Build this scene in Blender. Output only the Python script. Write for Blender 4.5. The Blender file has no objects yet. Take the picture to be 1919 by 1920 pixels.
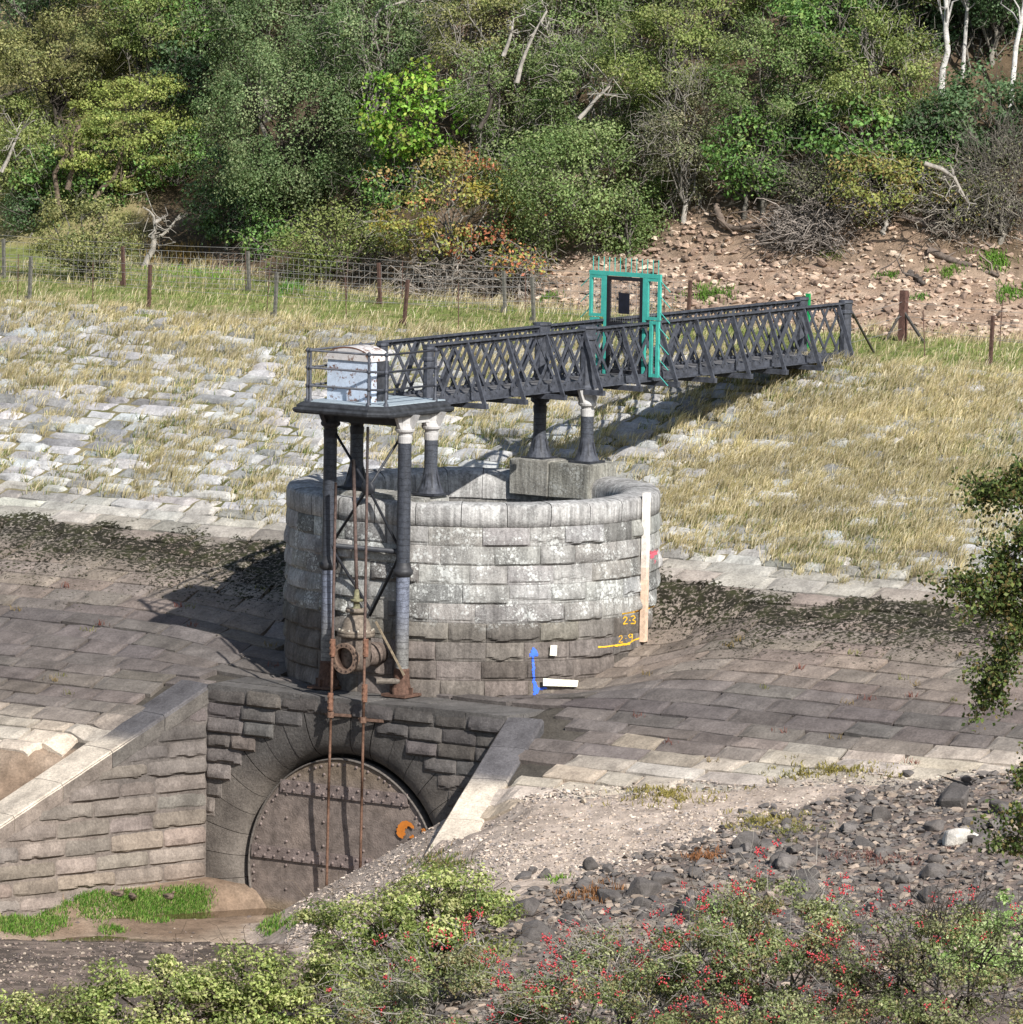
import bpy, bmesh, math, random
import numpy as np
from mathutils import Vector, Matrix
from mathutils.bvhtree import BVHTree

# ------------------------------------------------------------------ scene, camera, light
SC = bpy.context.scene
COL = SC.collection
D2R = math.pi / 180.0
PITCH, ROLL, YAW = 6.097 * D2R, 0.9 * D2R, 35.0 * D2R
CAM = np.array([74.27, -104.88, 16.65])
FPX = 13650.0                                   # focal length in photograph pixels (1919 wide)

cam_d = bpy.data.cameras.new('camera'); cam_o = bpy.data.objects.new('camera', cam_d); COL.objects.link(cam_o)
ROT = Matrix.Rotation(YAW, 3, 'Z') @ Matrix.Rotation(math.pi / 2 - PITCH, 3, 'X') @ Matrix.Rotation(ROLL, 3, 'Z')
cam_o.matrix_world = Matrix.Translation(Vector(CAM)) @ ROT.to_4x4()
cam_d.sensor_width = 36.0; cam_d.sensor_fit = 'HORIZONTAL'
cam_d.lens = FPX / 1919.0 * 36.0
cam_d.clip_start = 1.0; cam_d.clip_end = 3000.0
SC.camera = cam_o

SUN_EL, SUN_AZ = 37.0 * D2R, 28.0 * D2R          # azimuth: to the right of straight behind the camera
_r = np.array([math.cos(YAW), math.sin(YAW), 0]); _f = np.array([-math.sin(YAW), math.cos(YAW), 0])
sdir = (_r * math.sin(SUN_AZ) - _f * math.cos(SUN_AZ)) * math.cos(SUN_EL) + np.array([0, 0, math.sin(SUN_EL)])
w = bpy.data.worlds.new('World'); SC.world = w; w.use_nodes = True
wn = w.node_tree; bg = wn.nodes['Background']
sky = wn.nodes.new('ShaderNodeTexSky'); sky.sky_type = 'NISHITA'; sky.sun_disc = False
sky.sun_elevation = SUN_EL; sky.sun_rotation = math.atan2(sdir[0], sdir[1])
wn.links.new(sky.outputs[0], bg.inputs[0]); bg.inputs[1].default_value = 0.09
sl = bpy.data.lights.new('sun', 'SUN'); sl.energy = 5.0; sl.angle = 0.5 * D2R; sl.color = (1.0, 0.97, 0.925)
so = bpy.data.objects.new('sun', sl); COL.objects.link(so)
so.rotation_euler = Vector(-sdir).to_track_quat('-Z', 'Y').to_euler()
so.location = (30, -40, 60)
SC.view_settings.view_transform = 'Standard'; SC.view_settings.look = 'None'
SC.view_settings.exposure = 0.5; SC.view_settings.gamma = 1.0
SC.render.engine = 'CYCLES'
SC.cycles.max_bounces = 6; SC.cycles.transparent_max_bounces = 6

# ------------------------------------------------------------------ maths helpers
R3 = np.array(ROT)
def ray(px, py):
    return R3 @ np.array([(px - 959.5) / FPX, -(py - 960.0) / FPX, -1.0])
def at(px, py, n, o):
    d = ray(px, py); n = np.array(n, float)
    return CAM + d * (((np.array(o, float) - CAM) @ n) / (d @ n))
def atX(px, py, v): return at(px, py, (1, 0, 0), (v, 0, 0))
def atY(px, py, v): return at(px, py, (0, 1, 0), (0, v, 0))
def atZ(px, py, v): return at(px, py, (0, 0, 1), (0, 0, v))
def atD(px, py, v): return at(px, py, _f, _f * v)      # v: depth measured from the tower along the view
CP, SP = math.cos(YAW), math.sin(YAW)
def AD(X, Y): return CP * X + SP * Y, -SP * X + CP * Y
def XY(a, d): return CP * a - SP * d, SP * a + CP * d

def _h(i, j, k):
    n = (i.astype(np.int64) * 374761393 + j.astype(np.int64) * 668265263 + k.astype(np.int64) * 1442695041) & 0xffffffff
    n = ((n ^ (n >> 13)) * 1274126177) & 0xffffffff
    return ((n ^ (n >> 16)) & 0xffff) / 65535.0
def vn(x, y, z=0.0):
    x, y, z = np.broadcast_arrays(np.asarray(x, float), np.asarray(y, float), np.asarray(z, float))
    i, j, k = np.floor(x), np.floor(y), np.floor(z)
    u, v, t = x - i, y - j, z - k
    u, v, t = u * u * (3 - 2 * u), v * v * (3 - 2 * v), t * t * (3 - 2 * t)
    r = 0
    for a in (0, 1):
        for b in (0, 1):
            for c in (0, 1):
                r = r + (u if a else 1 - u) * (v if b else 1 - v) * (t if c else 1 - t) * _h(i + a, j + b, k + c)
    return r
def fbm(x, y, z=0.0, o=4):
    s, a, t, f = 0, 0.5, 0, 1.0
    for q in range(o):
        s = s + a * vn(x * f + 13.7 * q, y * f + 7.1 * q, np.asarray(z) * f + 3.3 * q); t += a; a *= 0.5; f *= 2.03
    return s / t
def sst(e0, e1, x):
    t = np.clip((x - e0) / (e1 - e0), 0, 1); return t * t * (3 - 2 * t)
def mixc(a, b, f):
    f = np.asarray(f)[..., None]
    return np.asarray(a) * (1 - f) + np.asarray(b) * f

# ------------------------------------------------------------------ mesh helpers
class MB:
    def __init__(s): s.v, s.q, s.t, s.c, s.n = [], [], [], [], 0
    def add(s, v, q=None, t=None, c=None):
        v = np.asarray(v, float).reshape(-1, 3)
        s.v.append(v)
        if q is not None and len(q): s.q.append(np.asarray(q, np.int64).reshape(-1, 4) + s.n)
        if t is not None and len(t): s.t.append(np.asarray(t, np.int64).reshape(-1, 3) + s.n)
        cc = np.ones((len(v), 3)) if c is None else np.broadcast_to(np.asarray(c, float), (len(v), 3))
        s.c.append(cc); s.n += len(v)
    def arrays(s):
        v = np.concatenate(s.v); c = np.concatenate(s.c)
        q = np.concatenate(s.q) if s.q else np.zeros((0, 4), np.int64)
        t = np.concatenate(s.t) if s.t else np.zeros((0, 3), np.int64)
        return v, q, t, c
    def mesh(s, name, mat, off=(0, 0, 0), smooth=False):
        v, q, t, c = s.arrays()
        me = bpy.data.meshes.new(name)
        me.vertices.add(len(v)); me.vertices.foreach_set('co', (v - np.asarray(off)).astype(np.float32).ravel())
        me.loops.add(len(q) * 4 + len(t) * 3)
        me.loops.foreach_set('vertex_index', np.concatenate([q.ravel(), t.ravel()]).astype(np.int32))
        me.polygons.add(len(q) + len(t))
        st = np.concatenate([np.arange(len(q)) * 4, len(q) * 4 + np.arange(len(t)) * 3]).astype(np.int32)
        me.polygons.foreach_set('loop_start', st)
        me.update(calc_edges=True)
        me.polygons.foreach_set('use_smooth', np.full(len(q) + len(t), bool(smooth)))
        at_ = me.attributes.new('Col', 'FLOAT_COLOR', 'POINT')
        at_.data.foreach_set('color', np.concatenate([c, np.ones((len(c), 1))], 1).astype(np.float32).ravel())
        me.materials.append(mat)
        return me
ORG = {}
def tag(o, label=None, cat=None, group=None, kind=None):
    if label: o['label'] = label
    if cat: o['category'] = cat
    if group: o['group'] = group
    if kind: o['kind'] = kind
    return o
def thing(name, loc, label, cat, group=None):
    o = bpy.data.objects.new(name, None); COL.objects.link(o); o.location = tuple(float(x) for x in loc)
    o.empty_display_size = 0.2
    ORG[o.name] = np.array(loc, float)
    return tag(o, label, cat, group)
def obj(name, mb, mat, parent=None, smooth=False, label=None):
    if parent is not None:
        off = ORG[parent.name]
    else:
        v = np.concatenate(mb.v); off = np.array([v[:, 0].mean(), v[:, 1].mean(), v[:, 2].min()])
    o = bpy.data.objects.new(name, mb.mesh(name, mat, off, smooth)); COL.objects.link(o)
    if parent is not None: o.parent = parent
    else: o.location = off
    ORG[o.name] = off
    if label: o['label'] = label
    return o
def struct(name, mb, mat, smooth=False): return tag(obj(name, mb, mat, None, smooth), kind='structure')
def copy_tree(o, parent=None):
    c = o.copy(); COL.objects.link(c); c.parent = parent
    for ch in list(o.children): copy_tree(ch, c)
    return c

BQ = [[0, 3, 2, 1], [4, 5, 6, 7], [0, 1, 5, 4], [1, 2, 6, 5], [2, 3, 7, 6], [3, 0, 4, 7]]
def box(mb, lo, hi, c=None):
    x0, y0, z0 = lo; x1, y1, z1 = hi
    mb.add([[x0, y0, z0], [x1, y0, z0], [x1, y1, z0], [x0, y1, z0], [x0, y0, z1], [x1, y0, z1], [x1, y1, z1], [x0, y1, z1]], BQ, c=c)
def nrm(v): v = np.asarray(v, float); return v / (np.linalg.norm(v) + 1e-12)
def bar(mb, p, q, wd, ht, up=(0, 0, 1), c=None, e=0.0):
    p, q = np.asarray(p, float), np.asarray(q, float); d = nrm(q - p); p = p - d * e; q = q + d * e
    s = np.cross(d, up)
    if np.linalg.norm(s) < 1e-4: s = np.cross(d, (0, 1, 0))
    s = nrm(s); u = np.cross(s, d)
    s, u = s * wd / 2, u * ht / 2
    mb.add([p - s - u, p + s - u, p + s + u, p - s + u, q - s - u, q + s - u, q + s + u, q - s + u],
           [[0, 1, 2, 3], [7, 6, 5, 4], [0, 4, 5, 1], [1, 5, 6, 2], [2, 6, 7, 3], [3, 7, 4, 0]], c=c)
def tube(mb, pts, r, n=6, c=None, cap=True):
    pts = np.asarray(pts, float); m = len(pts); r = np.broadcast_to(np.asarray(r, float), (m,))
    tg = np.gradient(pts, axis=0); tg /= np.linalg.norm(tg, axis=1)[:, None] + 1e-12
    ref = np.array([0, 0, 1.0]) if abs(tg[0][2]) < 0.9 else np.array([0, 1.0, 0])
    s = np.cross(tg, ref); s /= np.linalg.norm(s, axis=1)[:, None] + 1e-9; u = np.cross(s, tg)
    a = np.arange(n) * 2 * math.pi / n
    v = pts[:, None] + r[:, None, None] * (np.cos(a)[None, :, None] * s[:, None] + np.sin(a)[None, :, None] * u[:, None])
    i, j = np.meshgrid(np.arange(m - 1), np.arange(n), indexing='ij'); k = (j + 1) % n
    q = np.stack([i * n + j, i * n + k, (i + 1) * n + k, (i + 1) * n + j], -1).reshape(-1, 4)
    t = []
    if cap and n > 2:
        for o in (0, (m - 1) * n): t += [[o, o + k2, o + k2 + 1] for k2 in range(1, n - 1)]
    cc = c
    if c is not None and np.ndim(c) == 2: cc = np.repeat(np.asarray(c), n, 0)
    mb.add(v.reshape(-1, 3), q, t, cc)
def rev(mb, o, ax, prof, n=20, c=None, a0=0.0, cap=False):
    ax = nrm(ax); ref = np.array([0, 0, 1.0]) if abs(ax[2]) < 0.9 else np.array([1.0, 0, 0])
    s = nrm(np.cross(ax, ref)); u = np.cross(ax, s)
    a = a0 + np.arange(n) * 2 * math.pi / n; m = len(prof)
    dirs = np.cos(a)[:, None] * s + np.sin(a)[:, None] * u
    v = np.array([np.asarray(o) + ax * h + dirs * r for r, h in prof])
    i, j = np.meshgrid(np.arange(m - 1), np.arange(n), indexing='ij'); k = (j + 1) % n
    q = np.stack([i * n + j, i * n + k, (i + 1) * n + k, (i + 1) * n + j], -1).reshape(-1, 4)
    t = []
    if cap:
        for of in (0, (m - 1) * n): t += [[of, of + k2, of + k2 + 1] for k2 in range(1, n - 1)]
    cc = c
    if c is not None and np.ndim(c) == 2: cc = np.repeat(np.asarray(c), n, 0)
    mb.add(v.reshape(-1, 3), q, t, cc)
def gridq(nr, nc):
    i, j = np.meshgrid(np.arange(nr - 1), np.arange(nc - 1), indexing='ij')
    return np.stack([i * nc + j, i * nc + j + 1, (i + 1) * nc + j + 1, (i + 1) * nc + j], -1).reshape(-1, 4)
def rockblock(mb, fmap, s0, s1, t0, t1, bulge, seed, col, ns=14, nt=9, mg=0.02, fine=1.0):
    s = np.concatenate([[s0], np.linspace(s0 + mg * .6, s1 - mg * .6, ns - 2), [s1]])
    t = np.concatenate([[t0], np.linspace(t0 + mg * .6, t1 - mg * .6, nt - 2), [t1]])
    S, T = np.meshgrid(s, t, indexing='xy')
    h = t1 - t0; tau = (T - t0) / h
    es = np.minimum(S - s0, s1 - S); ed = np.minimum(es, np.minimum(T - t0, t1 - T))
    ms = sst(0, 0.012, es) * (0.35 + 0.65 * sst(0, 0.09, es))
    mt = sst(0, 0.025, t1 - T) * 0.25 + 0.75 * sst(0, 0.62, 1 - tau)
    k0 = float(_h(np.array([seed]), np.array([3]), np.array([7]))[0])
    lip = 0.03 + (0.10 + (0.42 if k0 > .72 else 0.16) * vn(S * 2.3 + seed * 7.7, seed * 1.3 + T * 0, 5.5)) * vn(S * 5.1 + seed, 3.0 + 0 * T, 1.5) * (1.0 if k0 > .35 else .25)
    under = sst(-.5 / nt, .5 / nt, tau - lip)
    n1 = fbm(S * 2.6 + seed * 3.1, T * 3.4, seed * 2.3, 3); n2 = fbm(S * 11 + seed, T * 11, seed * 1.7, 2)
    pl = vn(S * 1.7 + seed * 5.3, T * 4.0 + seed, 2.2)
    fac = np.abs(pl - .5) * 2
    wv = bulge * ms * ((mt * (0.5 + 0.75 * n1) + 0.30 * fac * mt) * (0.12 + 0.88 * under) + 0.16 * fine * (n2 - .5))
    wv = np.maximum(wv, -0.008) - 0.006 * (ed < 1e-6)
    mb.add(fmap(S.ravel(), T.ravel(), wv.ravel()), gridq(nt, ns), c=np.asarray(col) * (0.86 + 0.28 * n2.ravel()[:, None]))

# ------------------------------------------------------------------ materials
def node(nt, ty, ins=None, **pr):
    n = nt.nodes.new(ty)
    for k, v in pr.items(): setattr(n, k, v)
    for k, v in (ins or {}).items():
        if isinstance(v, bpy.types.NodeSocket): nt.links.new(v, n.inputs[k])
        else: n.inputs[k].default_value = v
    return n
def ramp(nt, fac, stops):
    r = nt.nodes.new('ShaderNodeValToRGB'); nt.links.new(fac, r.inputs[0]); e = r.color_ramp.elements
    while len(e) < len(stops): e.new(0.5)
    for el, (p, c) in zip(e, stops):
        el.position = p; el.color = (c, c, c, 1) if np.isscalar(c) else tuple(c) + (1,)
    return r.outputs[0]
def noise(nt, vec, scale, detail=4, rough=0.55, dist=0.0):
    return node(nt, 'ShaderNodeTexNoise', {'Vector': vec, 'Scale': scale, 'Detail': detail, 'Roughness': rough, 'Distortion': dist}).outputs[0]
def mx(nt, a, b, f, mode='MIX'):
    n = nt.nodes.new('ShaderNodeMix'); n.data_type = 'RGBA'; n.blend_type = mode
    for sck, v in ((n.inputs[0], f), (n.inputs[6], a), (n.inputs[7], b)):
        if isinstance(v, bpy.types.NodeSocket): nt.links.new(v, sck)
        elif np.isscalar(v): sck.default_value = v if sck == n.inputs[0] else (v, v, v, 1)
        else: sck.default_value = tuple(v) + (1,)
    return n.outputs[2]
def mth(nt, op, a, b=0.0, clamp=False):
    n = nt.nodes.new('ShaderNodeMath'); n.operation = op; n.use_clamp = clamp
    for i, v in enumerate((a, b)):
        if isinstance(v, bpy.types.NodeSocket): nt.links.new(v, n.inputs[i])
        else: n.inputs[i].default_value = v
    return n.outputs[0]
def newmat(name, rough=0.85, spec=0.25, metal=0.0):
    m = bpy.data.materials.new(name); m.use_nodes = True; b = m.node_tree.nodes['Principled BSDF']
    b.inputs['Roughness'].default_value = rough; b.inputs['Specular IOR Level'].default_value = spec; b.inputs['Metallic'].default_value = metal
    return m, m.node_tree, b
def pos(nt): return node(nt, 'ShaderNodeNewGeometry').outputs['Position']
def colattr(nt): return node(nt, 'ShaderNodeAttribute', attribute_name='Col').outputs['Color']
def setbump(nt, b, h, st=0.5, dist=0.02):
    bp = node(nt, 'ShaderNodeBump', {'Height': h, 'Strength': st, 'Distance': dist}); nt.links.new(bp.outputs[0], b.inputs['Normal'])

def mat_stone(name, lichen=None, moss=False, streak=0.0, sc=1.0):
    m, nt, b = newmat(name, 0.9, 0.15)
    p = pos(nt); c = colattr(nt)
    n1 = noise(nt, p, 2.3 * sc, 5, 0.62); n2 = noise(nt, p, 22 * sc, 4, 0.7); n3 = noise(nt, p, 90 * sc, 2, 0.6)
    c = mx(nt, c, mx(nt, c, ramp(nt, n1, [(0.3, (0.55, 0.53, 0.52)), (0.7, (1.35, 1.33, 1.3))]), 1.0, 'MULTIPLY'), 0.75)
    c = mx(nt, c, ramp(nt, n2, [(0.32, 0.6), (0.68, 1.38)]), 0.65, 'MULTIPLY')
    c = mx(nt, c, ramp(nt, n3, [(0.3, 0.75), (0.7, 1.25)]), 0.5, 'MULTIPLY')
    z = node(nt, 'ShaderNodeSeparateXYZ', {0: p}).outputs[2]
    if lichen:
        z0, z1, amt = lichen
        vo = node(nt, 'ShaderNodeTexVoronoi', {'Vector': p, 'Scale': 15.0, 'Randomness': 1.0}).outputs['Distance']
        cl = noise(nt, p, 2.6, 4, 0.6)
        s = mth(nt, 'SUBTRACT', ramp(nt, cl, [(0.4, 0.0), (0.68, 0.62)]), vo)
        s = ramp(nt, s, [(0.0, 0.0), (0.04, 1.0)])
        fine = ramp(nt, noise(nt, p, 36, 3, 0.65), [(0.5, 0.0), (0.6, .8)])
        fine = mth(nt, 'MULTIPLY', fine, ramp(nt, cl, [(0.4, 0.0), (0.6, 1.0)]))
        s = mth(nt, 'MAXIMUM', s, fine)
        zz = mth(nt, 'ADD', z, mth(nt, 'MULTIPLY', mth(nt, 'SUBTRACT', noise(nt, p, 1.1, 3), 0.5), 0.5))
        mr = node(nt, 'ShaderNodeMapRange', {0: zz, 1: z0, 2: z0 + 0.35, 3: 0.0, 4: amt}, interpolation_type='SMOOTHSTEP').outputs[0]
        mr2 = node(nt, 'ShaderNodeMapRange', {0: zz, 1: z1, 2: z1 + 0.1, 3: 1.0, 4: 0.25}, interpolation_type='SMOOTHSTEP').outputs[0]
        s = mth(nt, 'MULTIPLY', mth(nt, 'MULTIPLY', s, mr), mr2)
        c = mx(nt, c, (0.62, 0.63, 0.6), s)
    if streak:
        sx = node(nt, 'ShaderNodeMapping', {'Vector': p, 'Scale': (6, 6, 0.5)}).outputs[0]
        c = mx(nt, c, ramp(nt, noise(nt, sx, 2.0, 4, 0.6), [(0.38, 0.45), (0.6, 1.15)]), streak, 'MULTIPLY')
    if moss:
        # dark weed clumps left clinging in the band just under the old water line
        zz = mth(nt, 'ADD', z, mth(nt, 'MULTIPLY', mth(nt, 'SUBTRACT', noise(nt, p, 0.55, 3), 0.5), 0.9))
        up = node(nt, 'ShaderNodeMapRange', {0: zz, 1: -0.1, 2: 1.6, 3: 0.0, 4: 0.45}).outputs[0]
        dn = node(nt, 'ShaderNodeMapRange', {0: zz, 1: 1.72, 2: 2.0, 3: 1.0, 4: 0.0}, interpolation_type='SMOOTHSTEP').outputs[0]
        th = mth(nt, 'MULTIPLY', up, dn)
        mp = node(nt, 'ShaderNodeMapping', {'Vector': p, 'Scale': (1.0, 1.3, 1.0)}).outputs[0]
        nn = mth(nt, 'SUBTRACT', noise(nt, mp, 13.0, 5, 0.66, 0.5), mth(nt, 'SUBTRACT', 0.8, th))
        k = ramp(nt, nn, [(0.05, 0.0), (0.11, 1.0)])
        c = mx(nt, c, mx(nt, (0.022, 0.020, 0.013), (0.042, 0.043, 0.02), ramp(nt, noise(nt, p, 3.0), [(0.45, 0.0), (0.65, 1.0)])), k)
    nt.links.new(c, b.inputs['Base Color'])
    setbump(nt, b, mth(nt, 'ADD', n2, mth(nt, 'MULTIPLY', n3, 0.4)), 0.7, 0.02)
    return m
def mat_plain(name, rough=0.7, spec=0.3, sc=14, lo=0.7, hi=1.25, metal=0.0, bump=0.25, dist=0.006, rust=None, sc2=60):
    m, nt, b = newmat(name, rough, spec, metal)
    p = pos(nt); c = colattr(nt); n1 = noise(nt, p, sc, 5, 0.65); n2 = noise(nt, p, sc2, 3, 0.6)
    c = mx(nt, c, ramp(nt, n1, [(0.3, lo), (0.7, hi)]), 1.0, 'MULTIPLY')
    c = mx(nt, c, ramp(nt, n2, [(0.3, 0.8), (0.7, 1.2)]), 0.6, 'MULTIPLY')
    if rust:
        s, t0, t1, rc = rust
        k = ramp(nt, noise(nt, p, s, 6, 0.7), [(t0, 0.0), (t1, 1.0)])
        c = mx(nt, c, rc, k)
    nt.links.new(c, b.inputs['Base Color'])
    if bump: setbump(nt, b, n2, bump, dist)
    return m
def mat_leaf(name, trans=0.3, rough=0.55, spec=0.3):
    m, nt, b = newmat(name, rough, spec)
    c = colattr(nt); nt.links.new(c, b.inputs['Base Color'])
    tr = node(nt, 'ShaderNodeBsdfTranslucent', {'Color': mx(nt, c, (1.25, 1.3, 0.6), 1.0, 'MULTIPLY')})
    ms = node(nt, 'ShaderNodeMixShader', {0: trans}); nt.links.new(b.outputs[0], ms.inputs[1]); nt.links.new(tr.outputs[0], ms.inputs[2])
    nt.links.new(ms.outputs[0], nt.nodes['Material Output'].inputs[0])
    return m
M = {}
M['tower'] = mat_stone('tower stone', lichen=(1.15, 2.95, .7), streak=.45)
M['coping'] = mat_stone('coping stone', lichen=(1.0, 9.0, 0.35), streak=.7)
M['wall'] = mat_stone('wall stone')
M['pitch'] = mat_stone('pitching stone', moss=True)
M['rock'] = mat_stone('rock', sc=1.6)
M['ground'] = mat_plain('ground', 0.95, 0.1, 3.0, 0.65, 1.35, bump=0.8, dist=0.03, sc2=24)
M['iron'] = mat_plain('painted iron', 0.62, 0.3, 9, 0.5, 1.7, rust=(26, 0.66, 0.74, (0.1, 0.1, 0.105)))
M['iron2'] = mat_plain('dark iron', 0.55, 0.35, 9, 0.6, 1.5)
M['rust'] = mat_plain('rusty iron', 0.85, 0.2, 18, 0.55, 1.5, bump=0.5)
M['plate'] = mat_plain('rusty plate', 0.95, 0.08, 5, 0.65, 1.4, bump=0.9, dist=0.012, sc2=34)
M['paint'] = mat_plain('paint', 0.6, 0.3, 10, 0.85, 1.12, bump=0.15)
M['white'] = mat_plain('flaking white paint', 0.6, 0.3, 7, 0.8, 1.1, rust=(9, 0.53, 0.60, (0.15, 0.075, 0.045)))
M['cap'] = mat_plain('weathered white paint', 0.7, 0.25, 8, 0.7, 1.12, rust=(16, 0.62, 0.7, (0.2, 0.16, 0.14)))
M['timber'] = mat_plain('timber', 0.85, 0.15, 12, 0.75, 1.25)
M['leaf'] = mat_leaf('leaves', 0.3)
M['grassb'] = mat_leaf('grass blades', 0.25, 0.7, 0.15)
M['bark'] = mat_plain('bark', 0.9, 0.1, 10, 0.55, 1.4, bump=0.6, dist=0.02)
M['wire'] = mat_plain('wire', 0.6, 0.3, 10, 0.8, 1.2, bump=0)
M['stones'] = mat_plain('loose stones', 0.92, 0.12, 30, 0.8, 1.2, bump=0.5, dist=0.01, sc2=70)
M['berry'] = mat_plain('berries', 0.35, 0.5, 30, 0.8, 1.2, bump=0)
m, nt, b = newmat('muddy water', 0.06, 0.5); b.inputs['Base Color'].default_value = (0.07, 0.045, 0.025, 1)
setbump(nt, b, noise(nt, pos(nt), 6, 2), 0.05, 0.02); M['water'] = m
# taped and coated column shafts: bluish bitumen with a cracked grid
m, nt, b = newmat('coated column', 0.5, 0.35); p = pos(nt); c = colattr(nt)
zz = node(nt, 'ShaderNodeSeparateXYZ', {0: p}).outputs[2]
wv = mth(nt, 'ABSOLUTE', mth(nt, 'SUBTRACT', mth(nt, 'FRACT', mth(nt, 'ADD', mth(nt, 'MULTIPLY', zz, 9.5), mth(nt, 'MULTIPLY', noise(nt, p, 3.0), 1.2))), 0.5))
ln = ramp(nt, wv, [(0.43, 1.0), (0.48, 0.25)])
cr = ramp(nt, node(nt, 'ShaderNodeTexVoronoi', {'Vector': p, 'Scale': 17.0}, feature='DISTANCE_TO_EDGE').outputs[0], [(0.02, 0.45), (0.05, 1.0)])
c = mx(nt, c, mx(nt, ln, cr, 1.0, 'MULTIPLY'), 0.85, 'MULTIPLY')
c = mx(nt, c, ramp(nt, noise(nt, p, 12, 4), [(0.3, 0.6), (0.7, 1.4)]), 0.8, 'MULTIPLY')
nt.links.new(c, b.inputs['Base Color']); M['column'] = m

# ------------------------------------------------------------------ terrain
G = 0.344; YC = 10.95; ZC = 4.95
T15 = math.tan(15 * D2R)
CXL, CXR, HWY = -2.68, 3.74, -4.2
def E_(Y):
    e = G * (Y + 3.5)
    e = np.where(Y < -6.6, -1.07 - 0.5 * (-6.6 - Y), e)
    return np.minimum(e, ZC)
_bl = [AD(*atZ(px, py, ZC)[:2]) for px, py in [(-250, 450), (0, 470), (300, 497), (520, 522), (700, 553), (900, 566), (1050, 578), (1300, 602), (1500, 618), (1700, 631), (1919, 640), (2300, 655)]]
BLA = np.array([q[0] for q in _bl]); BLD = np.array([q[1] for q in _bl])
BLD[BLA > 5] = np.maximum(BLD[BLA > 5], 12.0)
def dip(X, Y):
    """the ground is scooped a little lower close in front of the tower"""
    r = np.hypot(X, Y)
    A = np.where(X > 0, 0.62 * sst(1.8, 0.5, Y) * sst(-3.7, -1.2, Y), 0.3 * sst(0.2, -1.5, Y) * sst(-3.7, -2.4, Y))
    return A * np.exp(-(np.maximum(r - 3.3, 0) / 1.7) ** 2)
def wcap(X, Y):
    """ground outside the wing walls lies just below their copings"""
    s_ = np.maximum(0, HWY - Y) / math.cos(15 * D2R)
    oR = X - (CXR + (HWY - Y) * T15)
    cR = -0.15 - .465 * s_ + 0.55 * np.maximum(0, oR - .75) + 0.9 * np.maximum(0, s_ - 3.3)
    oL = (CXL - (HWY - Y) * T15) - X
    cL = -0.16 - .468 * s_ + 0.5 * np.maximum(0, oL - .95)
    return np.where((Y < HWY) & (oR > -.2), cR, np.where((Y < HWY) & (oL > -.2), cL, 99.))
def gravel_h(a, d, Y):
    zb = -0.92 + 0.125 * (a - 0.63) + 0.07 * (d + 8)
    zs = -1.72 + 0.70 * (a + 0.5) - 0.55 * np.maximum(0, Y + 5.9) + 0.03 * (d + 8)
    k = 0.25
    return np.minimum(zb, zs) - 0.12 * np.exp(-((zb - zs) / k) ** 2)
def H(X, Y, rough=True):
    X, Y = np.asarray(X, float), np.asarray(Y, float)
    a, d = AD(X, Y)
    h = E_(Y) - dip(X, Y)
    # hillside behind the crest
    t = d - np.interp(a, BLA, BLD)
    lf = sst(-6.5, -8.5, a)
    s0 = 0.34 + 0.25 * lf
    hill = s0 * np.clip(t, 0, 3.2) + 0.78 * np.clip(t - 3.2, 0, 34) + 0.05 * np.clip(t - 37.2, 0, 400)
    h = h + np.where(Y > YC - 0.5, np.maximum(hill, 0), 0)
    XL = CXL - (HWY - Y) * T15; XR = CXR + (HWY - Y) * T15
    notch = (Y < -3.5) & (X > XL - 0.1) & (X < XR + 0.1)
    # near bank, stream, mud
    nb = -3.34 + 0.06 * np.maximum(0, -9.4 - d)
    bed = -4.05 + 0.0 * X
    mud = -3.42 - 0.36 * sst(0.2, 1.9, X - XL) - 0.02 * np.maximum(0, HWY - Y)
    low = np.where(d > -8.4, mud, np.where(d > -9.3, bed + 0 * d, nb))
    strm = sst(0.75, 0.15, np.abs(X - (-1.25 + 0.6 * (Y + 4.4)))) * (d > -9.4)
    low = np.where(d > -8.6, low - 0.42 * strm, low)
    right = gravel_h(a, d, Y)
    h = np.where(notch, low, np.maximum(h, np.where(Y < -5.5, low, -9)))
    h = np.maximum(h, np.where(Y < -1.5, right, -99))
    h = np.minimum(h, wcap(X, Y))
    # well inside the tower, bench under the columns
    h = np.where(np.hypot(X, Y) < 2.85, -3.0, h)
    h = np.where((Y > -3.5) & (Y < -2.9) & (X > CXL) & (X < CXR), np.minimum(h, -0.06), h)
    if rough:
        gz = (d < -6) | (t > 0)
        h = h + np.where(gz, 0.10 * (fbm(X * 1.1, Y * 1.1, 1.0, 4) - 0.5), 0.03 * (fbm(X * 2, Y * 2, 4.0, 3) - 0.5))
        h = h + np.where(t > 3, 0.5 * (fbm(X * 0.5, Y * 0.5, 8.0, 3) - 0.5), 0)
    return h
def hit(px, py, d0=-60, d1=70):
    dr = ray(px, py); ds = np.linspace(d0, d1, 1600)
    # depth along the view direction from the camera
    t = ((ds + 0.0) - CAM @ _f) / (dr @ _f)
    p = CAM + t[:, None] * dr
    f = p[:, 2] - H(p[:, 0], p[:, 1], False)
    i = np.argmax(f < 0)
    if i == 0: return p[-1]
    k = f[i - 1] / (f[i - 1] - f[i]); return p[i - 1] * (1 - k) + p[i] * k

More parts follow.
